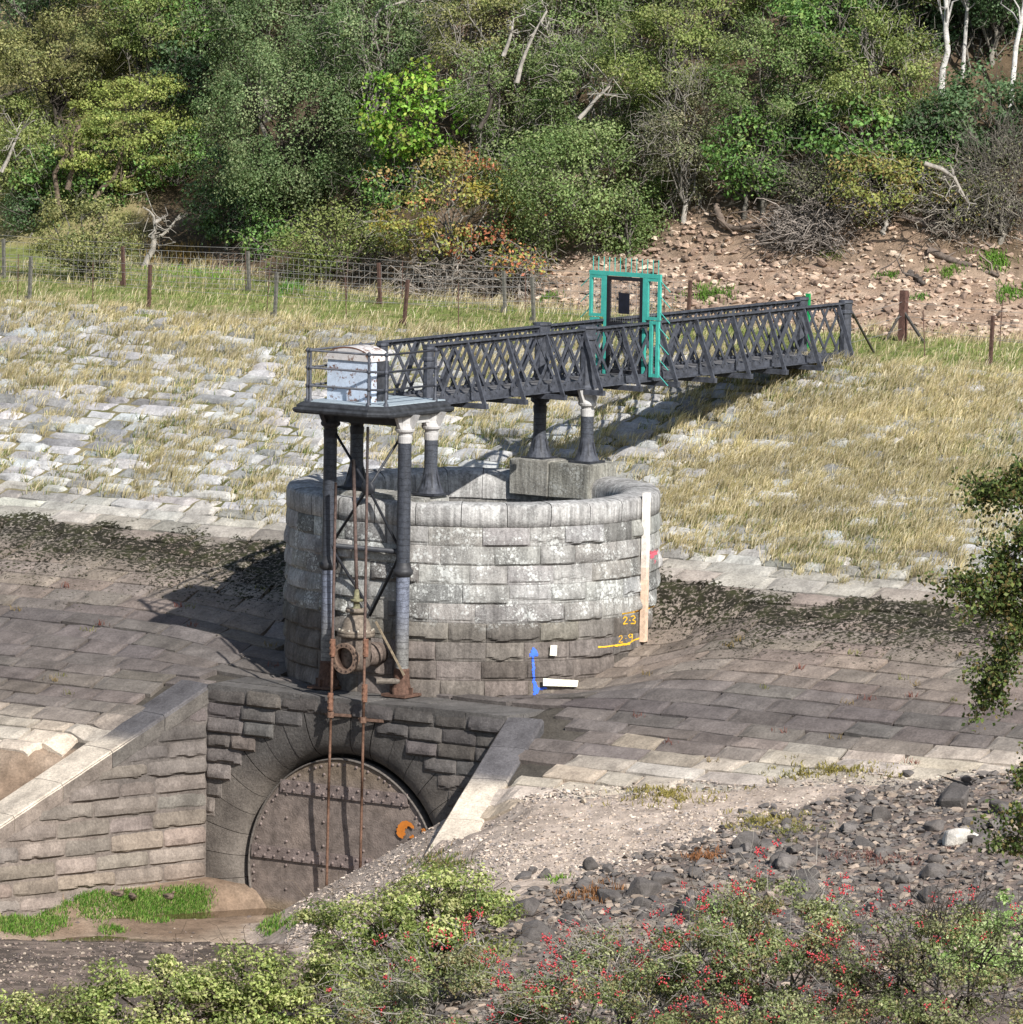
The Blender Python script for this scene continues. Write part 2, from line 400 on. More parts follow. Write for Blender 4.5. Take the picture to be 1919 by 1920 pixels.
_dk = [AD(*hit(px, py)[:2]) for px, py in [(900, 1740), (960, 1695), (1150, 1625), (1400, 1545), (1600, 1492), (1919, 1432), (2100, 1400)]]
DLA = np.array([q[0] for q in _dk]); DLD = np.array([q[1] for q in _dk])
def axis_coords(lo, hi, step, far):
    c = list(np.arange(lo, hi + 1e-6, step)); st = step
    x = hi
    while x < far: st *= 1.35; x += st; c.append(x)
    st = step; x = lo; pre = []
    while x > -far: st *= 1.35; x -= st; pre.append(x)
    return np.array(pre[::-1] + c)
gx = axis_coords(-24, 19, 0.13, 420); gy = axis_coords(-18, 26, 0.13, 420)
X, Y = np.meshgrid(gx, gy, indexing='xy'); Z = H(X, Y)
Z = Z - np.where((Y > -6.5) & (Y < 10.7) & (np.abs(Z - E_(Y) + dip(X, Y)) < .12), 0.065 - 0.03 * sst(1.8, 2.4, Z), 0)
a, d = AD(X, Y); t = d - np.interp(a, BLA, BLD)
n1 = fbm(X * 0.7, Y * 0.7, 2.0, 4); n2 = fbm(X * 2.6, Y * 2.6, 9.0, 3)
c = mixc((0.075, 0.066, 0.055), mixc((0.13, 0.125, 0.055), (0.22, 0.19, 0.11), sst(.4, .6, n2)), sst(1.7, 2.3, Z))
c = mixc(c, mixc((0.16, 0.19, 0.055), (0.26, 0.23, 0.11), sst(0.4, 0.65, n2)), sst(4.6, 4.85, Z) * (Y > 8))
bank = mixc((0.27, 0.19, 0.135), (0.36, 0.27, 0.20), sst(0.35, 0.65, n2))
soil = mixc((0.10, 0.072, 0.045), (0.21, 0.15, 0.105), sst(0.45, 0.65, n1))
c = mixc(c, bank, sst(-0.6, 0.3, t) * (a > -6))
c = mixc(c, soil, sst(2.5, 4.0, t))
c = mixc(c, soil * 0.8, sst(-0.3, 0.6, t) * sst(2.2, 0.5, a) * sst(-9, -7, a))
c = mixc(c, mixc((0.2, 0.2, 0.07), (0.30, 0.25, 0.13), sst(0.4, 0.6, n2)), sst(-0.3, 0.6, t) * sst(-7.4, -8.4, a))
low = (Y < HWY + 0.3) & (Z < -1.1)
c = np.where(low[..., None], mixc((0.19, 0.135, 0.095), (0.33, 0.255, 0.19), sst(0.35, 0.65, n1)), c)
nearb = sst(-8.9, -9.6, d)
c = mixc(c, mixc((0.095, 0.076, 0.062), (0.2, 0.155, 0.125), sst(0.4, 0.62, n2)), nearb)
gr = (gravel_h(a, d, Y) > Z - 0.12) & (Y < -1.5)
dl = np.interp(a, DLA, DLD) + 2.4 * (n1 - 0.5)
gcol = mixc((0.46, 0.375, 0.305), (0.36, 0.29, 0.235), sst(0.4, 0.6, n2))
gcol = mixc(gcol, mixc((0.14, 0.115, 0.10), (0.22, 0.17, 0.14), sst(0.4, 0.62, n2)), sst(0.5, -0.9, d - dl))
c = np.where(gr[..., None], gcol, c)
mb = MB(); mb.add(np.stack([X, Y, Z], -1).reshape(-1, 3), gridq(len(gy), len(gx)), c=c.reshape(-1, 3))
struct('ground', mb, M['ground'], True)

mb = MB(); box(mb, (-7, -11.5, -4.3), (2.2, -3.9, -3.86)); struct('water', mb, M['water'])

# ------------------------------------------------------------------ stone pitching on the embankment
rng = np.random.default_rng(11)
def zone_col(z, n, n2):
    """stain of the stone by height above the bench: bleached toe, drawdown brown, lichen grey above the old water line"""
    z = z + 0.35 * (n - 0.5)
    c = mixc((0.40, 0.35, 0.285), (0.125, 0.108, 0.096), sst(-0.95, -0.55, z))
    c = mixc(c, (0.105, 0.092, 0.086), sst(-0.4, 0.2, z))
    c = mixc(c, (0.185, 0.155, 0.13), sst(0.45, 1.0, z))
    c = mixc(c, (0.33, 0.315, 0.28), sst(1.72, 2.05, z))
    c = mixc(c, (0.415, 0.415, 0.41), sst(2.0, 2.5, z))
    c = mixc(c, (0.36, 0.36, 0.355), sst(3.2, 4.3, z))
    return c
def gdens(X, Y):
    """how thickly grass grows between the stones (0..1)"""
    z = G * (Y + 3.5)
    right = sst(-0.9, 1.7, X - 0.08 * Y) * sst(10.0, 5.0, X)
    nn = fbm(X * 0.55, Y * 0.8, 21.0, 3)
    base = 0.09 + (0.95 + 1.1 * right) * (nn - 0.42) + .78 * right * sst(2.15, 2.6, z) + 0.25 * sst(3.2, 4.6, z)
    return np.clip(base, 0, 1) * sst(1.95, 2.25, z + 0.3 * (nn - 0.5))
mb = MB(); cs = math.hypot(1, G); ca, sa = 1 / cs, G / cs
y = -6.75; row = 0
gaps = []
while y < 10.95:
    z = G * (y + 3.5); up = float(sst(1.8, 2.3, z))
    hh = (0.36 + 0.16 * rng.random()) if up < 0.5 else (0.29 + 0.12 * rng.random())
    gp = 0.020 + 0.015 * up
    x = -25.0 + rng.random(); hy = hh * ca
    while x < 18:
        L = (0.75 + 0.75 * rng.random()) if up < .5 else (0.55 + 0.75 * rng.random() ** 1.2)
        gap_e = gp * (0.6 + 0.9 * rng.random())
        xm, ym = x + L / 2, y + hy / 2
        rr = math.hypot(xm, ym)
        inbench = (y < -3.2 and CXL - 0.25 - max(0, HWY - ym) * T15 - 0.5 < xm < CXR + 0.3 + max(0, HWY - ym) * T15 + 0.5)
        if rr > 3.05 and not inbench:
            gd = float(gdens(xm, ym))
            if not (up > 0.5 and rng.random() < 0.8 * max(0, gd - 0.6)):
                ns, nt_ = 9, 5
                s = np.linspace(0, 1, ns); tt = np.linspace(0, 1, nt_)
                sh = 0.05 * rng.normal(); ins = [gap_e * (0.5 + rng.random()) for _ in range(4)]
                Sg, Tg = np.meshgrid(s, tt, indexing='xy')
                wob = 0.02 + 0.035 * up
                ux = x + ins[0] + Sg * (L - ins[0] - ins[1]) + sh * (Tg - .5) + wob * (vn(Tg * 3 + row, Sg * 2 + xm, 3.3) - .5) * 2 * np.where((Sg < .01) | (Sg > .99), 1, 0.3)
                vy = ins[2] * .6 + Tg * (hh - (ins[2] + ins[3]) * .6) + wob * (vn(Sg * 3 + xm * 3, row * 1.7, Tg * 2) - .5) * 2 * np.where((Tg < .01) | (Tg > .99), 1, 0.3)
                ed = np.minimum(np.minimum(Sg, 1 - Sg) * L, np.minimum(Tg, 1 - Tg) * hh)
                rnd = sst(0, 0.03 + 0.05 * up, ed)
                wz = 0.03 + 0.014 * rng.normal() * (0.5 + .5 * up) + (0.030 + 0.036 * up) * (rnd - 1) + (0.02 + .035 * up) * (fbm(ux * 2.2, vy * 2.2 + y * 2, row, 3) - .5) + (rng.normal() * .012) * (Tg - .5) + rng.normal() * 0.012 * (Sg - .5)
                PX_, PY_, PZ_ = ux, y + vy * ca - wz * sa, G * (y + 3.5) + vy * sa + wz * ca
                PZ_ = np.minimum(PZ_ - dip(PX_, PY_), wcap(PX_, PY_) + .05 + 0 * PX_)
                nn = float(fbm(xm * .6, ym * .6, 5.0, 3)); cc = zone_col(np.full(1, G * (ym + 3.5)), nn, 0)[0]
                v = (0.86 + 0.28 * rng.random()) * (1.0 + .22 * (1 - up)); tint = np.array([1 + .02 * rng.normal(), 1, 1 + .02 * rng.normal()])
                gdep = float(G * (ym + 3.5) - gravel_h(*AD(xm, ym), ym)) if xm > 0 else 9.
                if gdep < .34: cc = mixc(cc, (0.37, 0.325, 0.27), .8 * float(sst(.34, .12, gdep + .12 * (nn - .5))))
                if z < -0.2 and rng.random() < 0.12: cc = mixc(cc, (0.34, 0.27, 0.2), 0.6)
                if up > .5 and rng.random() < 0.22: cc = cc * 0.62
                base = mb.n
                v3 = np.stack([PX_, PY_, PZ_], -1)
                # skirt so that the stone has depth
                ring = [(0, j) for j in range(ns)] + [(i, ns - 1) for i in range(1, nt_)] + [(nt_ - 1, j) for j in range(ns - 2, -1, -1)] + [(i, 0) for i in range(nt_ - 2, 0, -1)]
                idx = np.array([i * ns + j for i, j in ring]); flat = v3.reshape(-1, 3)
                sk = flat[idx] + np.array([0, 0.02, -0.16]); nr = len(idx)
                qs = np.stack([idx, np.roll(idx, -1), ns * nt_ + (np.arange(nr) + 1) % nr, ns * nt_ + np.arange(nr)], -1)
                mb.add(np.concatenate([flat, sk]), np.concatenate([gridq(nt_, ns), qs]), c=cc * v * tint)
        x += L
    gaps.append((y + hy * 0.5, up)); y += hy; row += 1
struct('embankment', mb, M['pitch'])

# ------------------------------------------------------------------ inlet tower
def cyl(R):
    def f(s, t, wv):                              # s = arc length at R=3.3 measured from -Y, positive to +X
        an = s / 3.3
        return np.stack([np.sin(an) * (R + wv), -np.cos(an) * (R + wv), t], -1)
    return f
TW = thing('stone_tower', (0, 0, 0), 'round grey stone inlet tower with rock faced courses and a smooth coping', 'tower')
mb = MB(); CH = 0.335; circ = 2 * math.pi * 3.3
rng = np.random.default_rng(5)
for k in range(9):
    z0 = -0.02 + k * CH; z1 = z0 + CH
    nb_ = 25; off = rng.random() + (k % 2) * 0.5
    ed = (np.arange(nb_) + off + 0.28 * (rng.random(nb_) - .5)) * circ / nb_
    ed = np.append(ed, ed[0] + circ)
    for i in range(nb_):
        zc = (z0 + z1) / 2
        cc = mixc((0.165, 0.142, 0.125), (0.17, 0.155, 0.14), sst(0.4, 1.2, zc)); cc = mixc(cc, (0.30, 0.296, 0.283), sst(1.2, 1.7, zc))
        if rng.random() < 0.12: cc = cc * 0.6
        cc = cc * (0.8 + 0.4 * rng.random()) * np.array([1 + .02 * rng.normal(), 1, 1 + .02 * rng.normal()])
        mb_b = (0.022 + 0.055 * rng.random()) * (1.0 if rng.random() < .7 else .35)
        an = ((ed[i] + ed[i + 1]) / 2 / 3.3 + math.pi) % (2 * math.pi) - math.pi
        rockblock(mb, cyl(3.3), ed[i], ed[i + 1], z0, z1, mb_b, k * 40 + i, cc, ns=22, nt=14)
an = np.linspace(0, 2 * math.pi, 97)
mb.add(np.concatenate([np.stack([3.285 * np.sin(an), -3.285 * np.cos(an), 0 * an + zz_], -1) for zz_ in (-0.6, 3.0)]), gridq(2, 97), c=(0.1, 0.09, 0.085))
tower_wall = obj('wall', mb, M['tower'], TW)
tw_v, tw_q, tw_t, tw_c = mb.arrays()
mb = MB()                                          # rounded coping ring in long stones
prof = [(3.29, 2.995), (3.31, 3.0), (3.318, 3.15), (3.318, 3.31), (3.29, 3.365), (3.22, 3.39), (3.10, 3.40), (2.9, 3.40), (2.72, 3.37), (2.62, 3.30), (2.585, 3.2), (2.58, 3.0), (2.58, 2.9)]
nst = 26
for i in range(nst):
    a0 = (i + 0.3) * 2 * math.pi / nst; a1 = a0 + 2 * math.pi / nst - 0.004
    A = np.linspace(a0, a1, 9); rr = np.array([q[0] for q in prof]); zz_ = np.array([q[1] for q in prof])
    dz = 0.006 * rng.normal()
    V = np.stack([np.sin(A)[None] * rr[:, None], -np.cos(A)[None] * rr[:, None], (zz_ + dz)[:, None] + 0 * A[None]], -1)
    V = V + 0.012 * (fbm(V[..., 0] * 3, V[..., 1] * 3, V[..., 2] * 3)[..., None] - .5) * 2
    g = 0.36 * (0.85 + 0.3 * rng.random())
    mb.add(V.reshape(-1, 3), gridq(len(prof), 9), c=np.array([g, g * .985, g * .96]))
coping_o = obj('coping', mb, M['coping'], TW, True)
cp_v, cp_q, cp_t, cp_c = mb.arrays()
mb = MB()                                          # inner lining
for k in range(9):
    z0 = 0.4 + k * 0.29; nb_ = 20; off = (k % 2) * .5 + .2 * rng.random()
    for i in range(nb_):
        s0 = (i + off) * circ / nb_; g = .2 * (0.7 + .5 * rng.random()) * (1.15 if k > 7 else 1)
        def fi(s, t, wv):
            an_ = s / 3.3; return np.stack([np.sin(an_) * (2.62 - wv), -np.cos(an_) * (2.62 - wv), t], -1)
        rockblock(mb, fi, s0, s0 + circ / nb_, z0, z0 + .29, 0.02, 900 + k * 30 + i, (g, g * .97, g * .92), ns=7, nt=4)
obj('inner_lining', mb, M['coping'], TW)
def stone_slab(mb, lo, hi, col, seed, bev=0.03, jag=0.006):
    lo, hi = np.array(lo, float), np.array(hi, float)
    bm = bmesh.new(); bmesh.ops.create_cube(bm, size=1.0)
    for vv in bm.verts: vv.co = Vector((lo + hi) / 2 + np.array(vv.co) * (hi - lo))
    bmesh.ops.bevel(bm, geom=list(bm.edges), offset=bev, segments=2, affect='EDGES')
    bmesh.ops.triangulate(bm, faces=list(bm.faces))
    bm.verts.index_update(); v = np.array([x.co[:] for x in bm.verts]); tt = [[x.index for x in f.verts] for f in bm.faces]
    v = v + jag * (np.stack([vn(v[:, 0] * 9 + seed, v[:, 1] * 9, v[:, 2] * 9 + q) for q in range(3)], -1) - .5) * 2
    mb.add(v, None, tt, c=col); bm.free()
mb = MB()                                          # far pier block carrying the middle columns
stone_slab(mb, (-0.86, 2.32, 3.0), (-0.002, 3.22, 3.64), (0.29, 0.28, 0.25), 1, .018)
stone_slab(mb, (0.002, 2.33, 3.0), (0.88, 3.22, 3.63), (0.25, 0.245, 0.215), 2, .018)
obj('pier_block', mb, M['coping'], TW)
mb = MB()                                          # near bearing block on the rim, right and left bases
stone_slab(mb, (-1.12, -3.02, 2.98), (-0.03, -2.28, 3.47), (0.33, 0.32, 0.29), 3, .03)
stone_slab(mb, (-0.02, -3.02, 2.98), (1.12, -2.28, 3.47), (0.32, 0.315, 0.29), 4, .03)
obj('bearing_block', mb, M['coping'], TW)

# ---- paint on the wall: patches that follow the rock faces
bvh = BVHTree.FromPolygons([Vector(q) for q in np.concatenate([tw_v, cp_v])], [list(map(int, q)) for q in tw_q] + [list(map(int, q + len(tw_v))) for q in cp_q])
def inside(poly, x, y):
    p = np.asarray(poly, float); r = np.zeros(x.shape, bool); j = len(p) - 1
    for i in range(len(p)):
        k = ((p[i, 1] > y) != (p[j, 1] > y)) & (x < (p[j, 0] - p[i, 0]) * (y - p[i, 1]) / (p[j, 1] - p[i, 1] + 1e-9) + p[i, 0])
        r ^= k; j = i
    return r
def dseg(x, y, pts):
    dm = np.full(x.shape, 1e9)
    for (x0, y0), (x1, y1) in zip(pts[:-1], pts[1:]):
        dx, dy = x1 - x0, y1 - y0; tt = np.clip(((x - x0) * dx + (y - y0) * dy) / (dx * dx + dy * dy + 1e-9), 0, 1)
        dm = np.minimum(dm, np.hypot(x - x0 - tt * dx, y - y0 - tt * dy))
    return dm
def paint(mb, col, polys=(), strokes=(), step=0.8, lift=0.012, rag=0.6, surf=None):
    """a coat of paint laid on the real stone surface; the outline is where the mark sits on the stones"""
    allp = [q for pl in polys for q in pl] + [q for st_, _ in strokes for q in st_]
    al = np.array(allp); x0, y0 = al.min(0) - 4; x1, y1 = al.max(0) + 4
    xs = np.arange(x0, x1, step); ys = np.arange(y0, y1, step); gx_, gy_ = np.meshgrid(xs, ys)
    nz = (fbm(gx_ * .35, gy_ * .35, 3.0, 3) - .5) * 2 * rag
    msk = np.zeros(gx_.shape, bool)
    for pl in polys: msk |= inside(pl, gx_ + nz * 1.6, gy_ + nz * 1.6)
    for st_, wd in strokes: msk |= dseg(gx_, gy_, st_) < wd / 2 * (1 + nz * .5)
    idx = -np.ones(gx_.shape, int); V = []
    for i, j in zip(*np.nonzero(msk)):
        dr = ray(gx_[i, j], gy_[i, j])
        if surf is None:
            hp = bvh.ray_cast(Vector(CAM), Vector(dr).normalized())
            if hp[0] is None: continue
            p = np.array(hp[0]) - nrm(dr) * lift
        else: p = surf(gx_[i, j], gy_[i, j])
        idx[i, j] = len(V); V.append(p)
    if not V: return
    V = np.array(V); q = np.stack([idx[:-1, :-1], idx[:-1, 1:], idx[1:, 1:], idx[1:, :-1]], -1).reshape(-1, 4); q = q[(q >= 0).all(1)]
    if len(q):
        dd = np.abs(V[q] - V[q].mean(1, keepdims=True)).max((1, 2)); q = q[dd < 0.09]
    mb.add(V, q, c=col)
YEL = (0.75, 0.42, 0.03)
mb = MB(); paint(mb, YEL, strokes=[([(1168, 1151), (1180, 1149), (1192, 1147), (1203, 1143), (1216, 1141), (1228, 1136)], 3.4)]); obj('yellow_line', mb, M['paint'], TW)
mb = MB(); paint(mb, YEL, strokes=[([(1123, 1213.5), (1138, 1212.5), (1156, 1210), (1170, 1209), (1182, 1205), (1190, 1200), (1200, 1196.5)], 3.6), ([(1155, 1210.5), (1180, 1207)], 5)]); obj('yellow_line', mb, M['paint'], TW)
def digits(groups, wd):
    for gl in groups:
        mb = MB(); paint(mb, YEL, strokes=[(g, wd) for g in gl], step=0.6, rag=0.35); obj('painted_figure', mb, M['paint'], TW)
two = lambda x, y, s: [(x, y + 3 * s), (x + 2 * s, y), (x + 6 * s, y + .4 * s), (x + 6.4 * s, y + 4 * s), (x + 2 * s, y + 10 * s), (x, y + 13 * s), (x + 7.5 * s, y + 12.4 * s)]
digits([[two(1169.5, 1157, 1.0)], [[(1181, 1163), (1182, 1163.3)]], [[(1184, 1156), (1189, 1154.5), (1191.5, 1158), (1187, 1162.5), (1192, 1165), (1191, 1169.5), (1184, 1169)], [(1184, 1169.5), (1191, 1168.5)]]], 2.6)
digits([[two(1161, 1192, .95)], [[(1173.5, 1197), (1174.5, 1197.3)]], [[(1186, 1190), (1182, 1188.5), (1179, 1192), (1181, 1196), (1185, 1194), (1186.5, 1189), (1186, 1197), (1184.5, 1204)]]], 2.0)
mb = MB(); paint(mb, (0.05, 0.15, 0.75), polys=[[(1001, 1213), (1008, 1220), (1011, 1231), (992, 1231), (996, 1220)]],
      strokes=[([(1000, 1228), (1000.5, 1245), (1001, 1262), (1002, 1280), (1003, 1303)], 5.5), ([(1002, 1279), (1008, 1291)], 7), ([(1006, 1293), (1024, 1290.5)], 5), ([(1004, 1285), (1007, 1297)], 8), ([(1012, 1304), (1022, 1303)], 2.5)], rag=1.3); obj('blue_arrow', mb, M['paint'], TW)
mb = MB(); paint(mb, (0.62, 0.12, 0.16), polys=[[(1218, 1034), (1234, 1029), (1235, 1034), (1228, 1045), (1219, 1048)], [(1226, 1049), (1231, 1048), (1230, 1056), (1225, 1057)]], rag=2.2); obj('pink_paint', mb, M['paint'], TW)

# timber batten stood against the tower, and two small paper tags on it
def onwall(px, py, off=0.0):
    dr = ray(px, py); hp = bvh.ray_cast(Vector(CAM), Vector(dr).normalized())
    p = np.array(hp[0]) if hp[0] is not None else np.array([0, 0, 0.])
    return p + nrm([p[0], p[1], 0]) * off
pa = onwall(1206, 1202); rad = nrm([pa[0], pa[1], 0]); pb = onwall(1212, 960); tgv = np.array([-rad[1], rad[0], 0])
pb = np.array([rad[0] * 3.3, rad[1] * 3.3, 0]); ptop = at(1213, 924, _f, pb + rad * .2); pbot = at(1207, 1203, _f, pb + rad * .22)
BT = thing('timber_batten', pbot, 'long pale new timber batten stood upright against the right side of the tower', 'timber')
mb = MB(); n_ = 12
for i in range(n_):
    q0 = pbot + (ptop - pbot) * i / n_; q1 = pbot + (ptop - pbot) * (i + 1) / n_
    f_ = sst(0.35, 0.7, (i + .5) / n_); cc = mixc((0.62, 0.46, 0.34), (0.78, 0.74, 0.68), f_)
    bar(mb, q0, q1, 0.135, 0.1, up=rad, c=cc)
obj('batten', mb, M['timber'], BT)
def board(name, quad, off, label, marks, col=(0.82, 0.78, 0.62)):
    pc = onwall(sum(q[0] for q in quad) / 4, sum(q[1] for q in quad) / 4, off); nn = nrm([pc[0], pc[1], 0])
    cs_ = [at(px, py, nn, pc) for px, py in quad]
    mb = MB(); th = 0.018
    V = np.array(cs_ + [q - nn * th for q in cs_]); mb.add(V, [[0, 1, 2, 3], [7, 6, 5, 4], [0, 4, 5, 1], [1, 5, 6, 2], [2, 6, 7, 3], [3, 7, 4, 0]], c=col)
    T_ = thing(name, pc, label, 'tag'); obj('panel', mb, M['timber'], T_)
    mb = MB()
    for st_ in marks:
        pts = [at(px, py, nn, pc + nn * .002) for px, py in st_]
        for q0, q1 in zip(pts[:-1], pts[1:]): bar(mb, q0, q1, 0.008, 0.003, up=nn, c=(0.42, 0.33, 0.22))
    obj('faint_writing', mb, M['paint'], T_)
board('paper_tag', [(1033, 1210), (1045.5, 1210), (1044, 1230), (1031.5, 1229)], 0.07, 'small upright cream tag on the tower beside the blue arrow', [[(1038, 1214), (1040, 1215)], [(1041, 1221), (1043, 1222), (1041, 1224)], [(1040, 1225), (1042, 1225)]])
board('marker_board', [(1019, 1272), (1085, 1276), (1083, 1288), (1019, 1286)], 0.10, 'long cream marker board lying at the foot of the tower by the blue arrow', [[(1029, 1282), (1033, 1281.5)], [(1037, 1279), (1039, 1283)], [(1045, 1284), (1052, 1283.5)], [(1055, 1282), (1058, 1284.5)], [(1062, 1284), (1066, 1284)], [(1071, 1282), (1071, 1285.5), (1075, 1285)]])

# ------------------------------------------------------------------ portal headwall, wing walls, bulkhead door
rng = np.random.default_rng(21)
ACX, ACZ, R0, RB = 0.2, -3.13, 2.12, 2.62
def wall_col(z, rg):
    z = z + .25 * (rg.random() - .5)
    c = mixc((0.21, 0.175, 0.15), (0.155, 0.135, 0.122), sst(-3.2, -1.6, z)); c = mixc(c, (0.098, 0.09, 0.085), sst(-1.15, -0.75, z))
    return c * (0.85 + .3 * rg.random()) * np.array([1 + .03 * rg.normal(), 1, 1 - .03 * rg.normal()])
HWT = thing('portal_headwall', (ACX, HWY, -3.9), 'dark stone headwall with a wide smooth arch around the rusty bulkhead door', 'wall')
def hwm(s, t, wv): return np.stack([s, HWY - wv, t], -1)
rows = [-0.02, -0.31, -0.57, -0.83, -1.10, -1.37, -1.66, -1.98, -2.32, -2.62]
mb = MB()
for k in range(len(rows) - 1):
    z1, z0 = rows[k], rows[k + 1]
    hw = 0 if k == 0 else math.sqrt(max(0, 2.93 ** 2 - (z1 - ACZ) ** 2))
    segs = [(CXL, CXR)] if k == 0 else [(CXL, ACX - hw), (ACX + hw, CXR)]
    for (s0, s1) in segs:
        if s1 - s0 < .15: continue
        nb_ = max(1, round((s1 - s0) / (0.85 if k == 0 else .62))); ed = np.linspace(s0, s1, nb_ + 1)
        ed[1:-1] += 0.18 * (rng.random(nb_ - 1) - .5) + (k % 2) * .08
        for i in range(nb_):
            rockblock(mb, hwm, ed[i], ed[i + 1], z0, z1, 0.025 + .055 * rng.random(), 2000 + k * 30 + i, wall_col((z0 + z1) / 2, rng), ns=17, nt=11)
obj('rock_faced_courses', mb, M['wall'], HWT)
mb = MB()                                           # smooth face and bell mouth, one strip of stones per voussoir
nseg = 27
th = np.linspace(-0.26 * math.pi, 1.26 * math.pi, nseg + 1)
for i in range(nseg):
    A = np.linspace(th[i] + .002, th[i + 1] - .002, 7)
    prof = [(R0 - .005, -0.45), (R0, -.36), (R0 + .03, -.25), (R0 + .1, -.14), (R0 + .2, -.07), (R0 + .34, -.025), (RB, -.004), (2.96, 0.0)]
    dz = .004 * rng.normal(); rr = np.array([q[0] for q in prof]); yy = np.array([q[1] for q in prof]) + dz
    V = np.stack([ACX + rr[:, None] * np.cos(A)[None], HWY + 0.004 - yy[:, None] + 0 * A[None], ACZ + rr[:, None] * np.sin(A)[None]], -1)
    zz_ = V[..., 2]; cc = mixc((0.15, 0.132, 0.115), (0.095, 0.088, 0.082), sst(-1.7, -1.0, zz_)) * (.92 + .16 * rng.random())
    cc = mixc(cc, (0.1, 0.085, 0.065), sst(-3.4, -3.65, zz_))
    mb.add(V.reshape(-1, 3), gridq(len(prof), 7), c=cc.reshape(-1, 3))
    jn = MB()
obj('arch_surround', mb, M['wall'], HWT, True)
mb = MB()                                           # face behind the courses with the arch cut out
A = np.linspace(math.pi, 0, 49); ax_ = ACX + 2.94 * np.cos(A); az_ = ACZ + 2.94 * np.sin(A)
inx = (ax_ > CXL) & (ax_ < CXR)
xs_ = np.concatenate([[CXL], ax_[inx], [CXR]]); zs_ = np.concatenate([[-3.95], az_[inx], [-3.95]])
V = np.concatenate([np.stack([xs_, 0 * xs_ + HWY + 0.012, zs_], -1), np.stack([xs_, 0 * xs_ + HWY + 0.012, 0 * xs_ - 0.02], -1)])
mb.add(V, gridq(2, len(xs_)), c=(0.1, 0.092, 0.085))
obj('backing', mb, M['wall'], HWT)
mb = MB(); xe = CXL
while xe < CXR:                                     # bench slabs on top, under the columns
    L = .7 + .5 * rng.random(); x1 = min(xe + L, CXR + .02)
    if CXR - x1 < .3: x1 = CXR + .02
    for (ya, yb) in ((HWY - .015, -3.72), (-3.71, -3.0)):
        g = .105 * (0.85 + .35 * rng.random()); stone_slab(mb, (xe, ya, -.24), (x1 - .012, yb, 0.012 + .006 * rng.normal()), (g * 1.06, g, g * .95), int(xe * 77), .012)
    xe = x1
obj('bench_slab', mb, M['wall'], HWT)

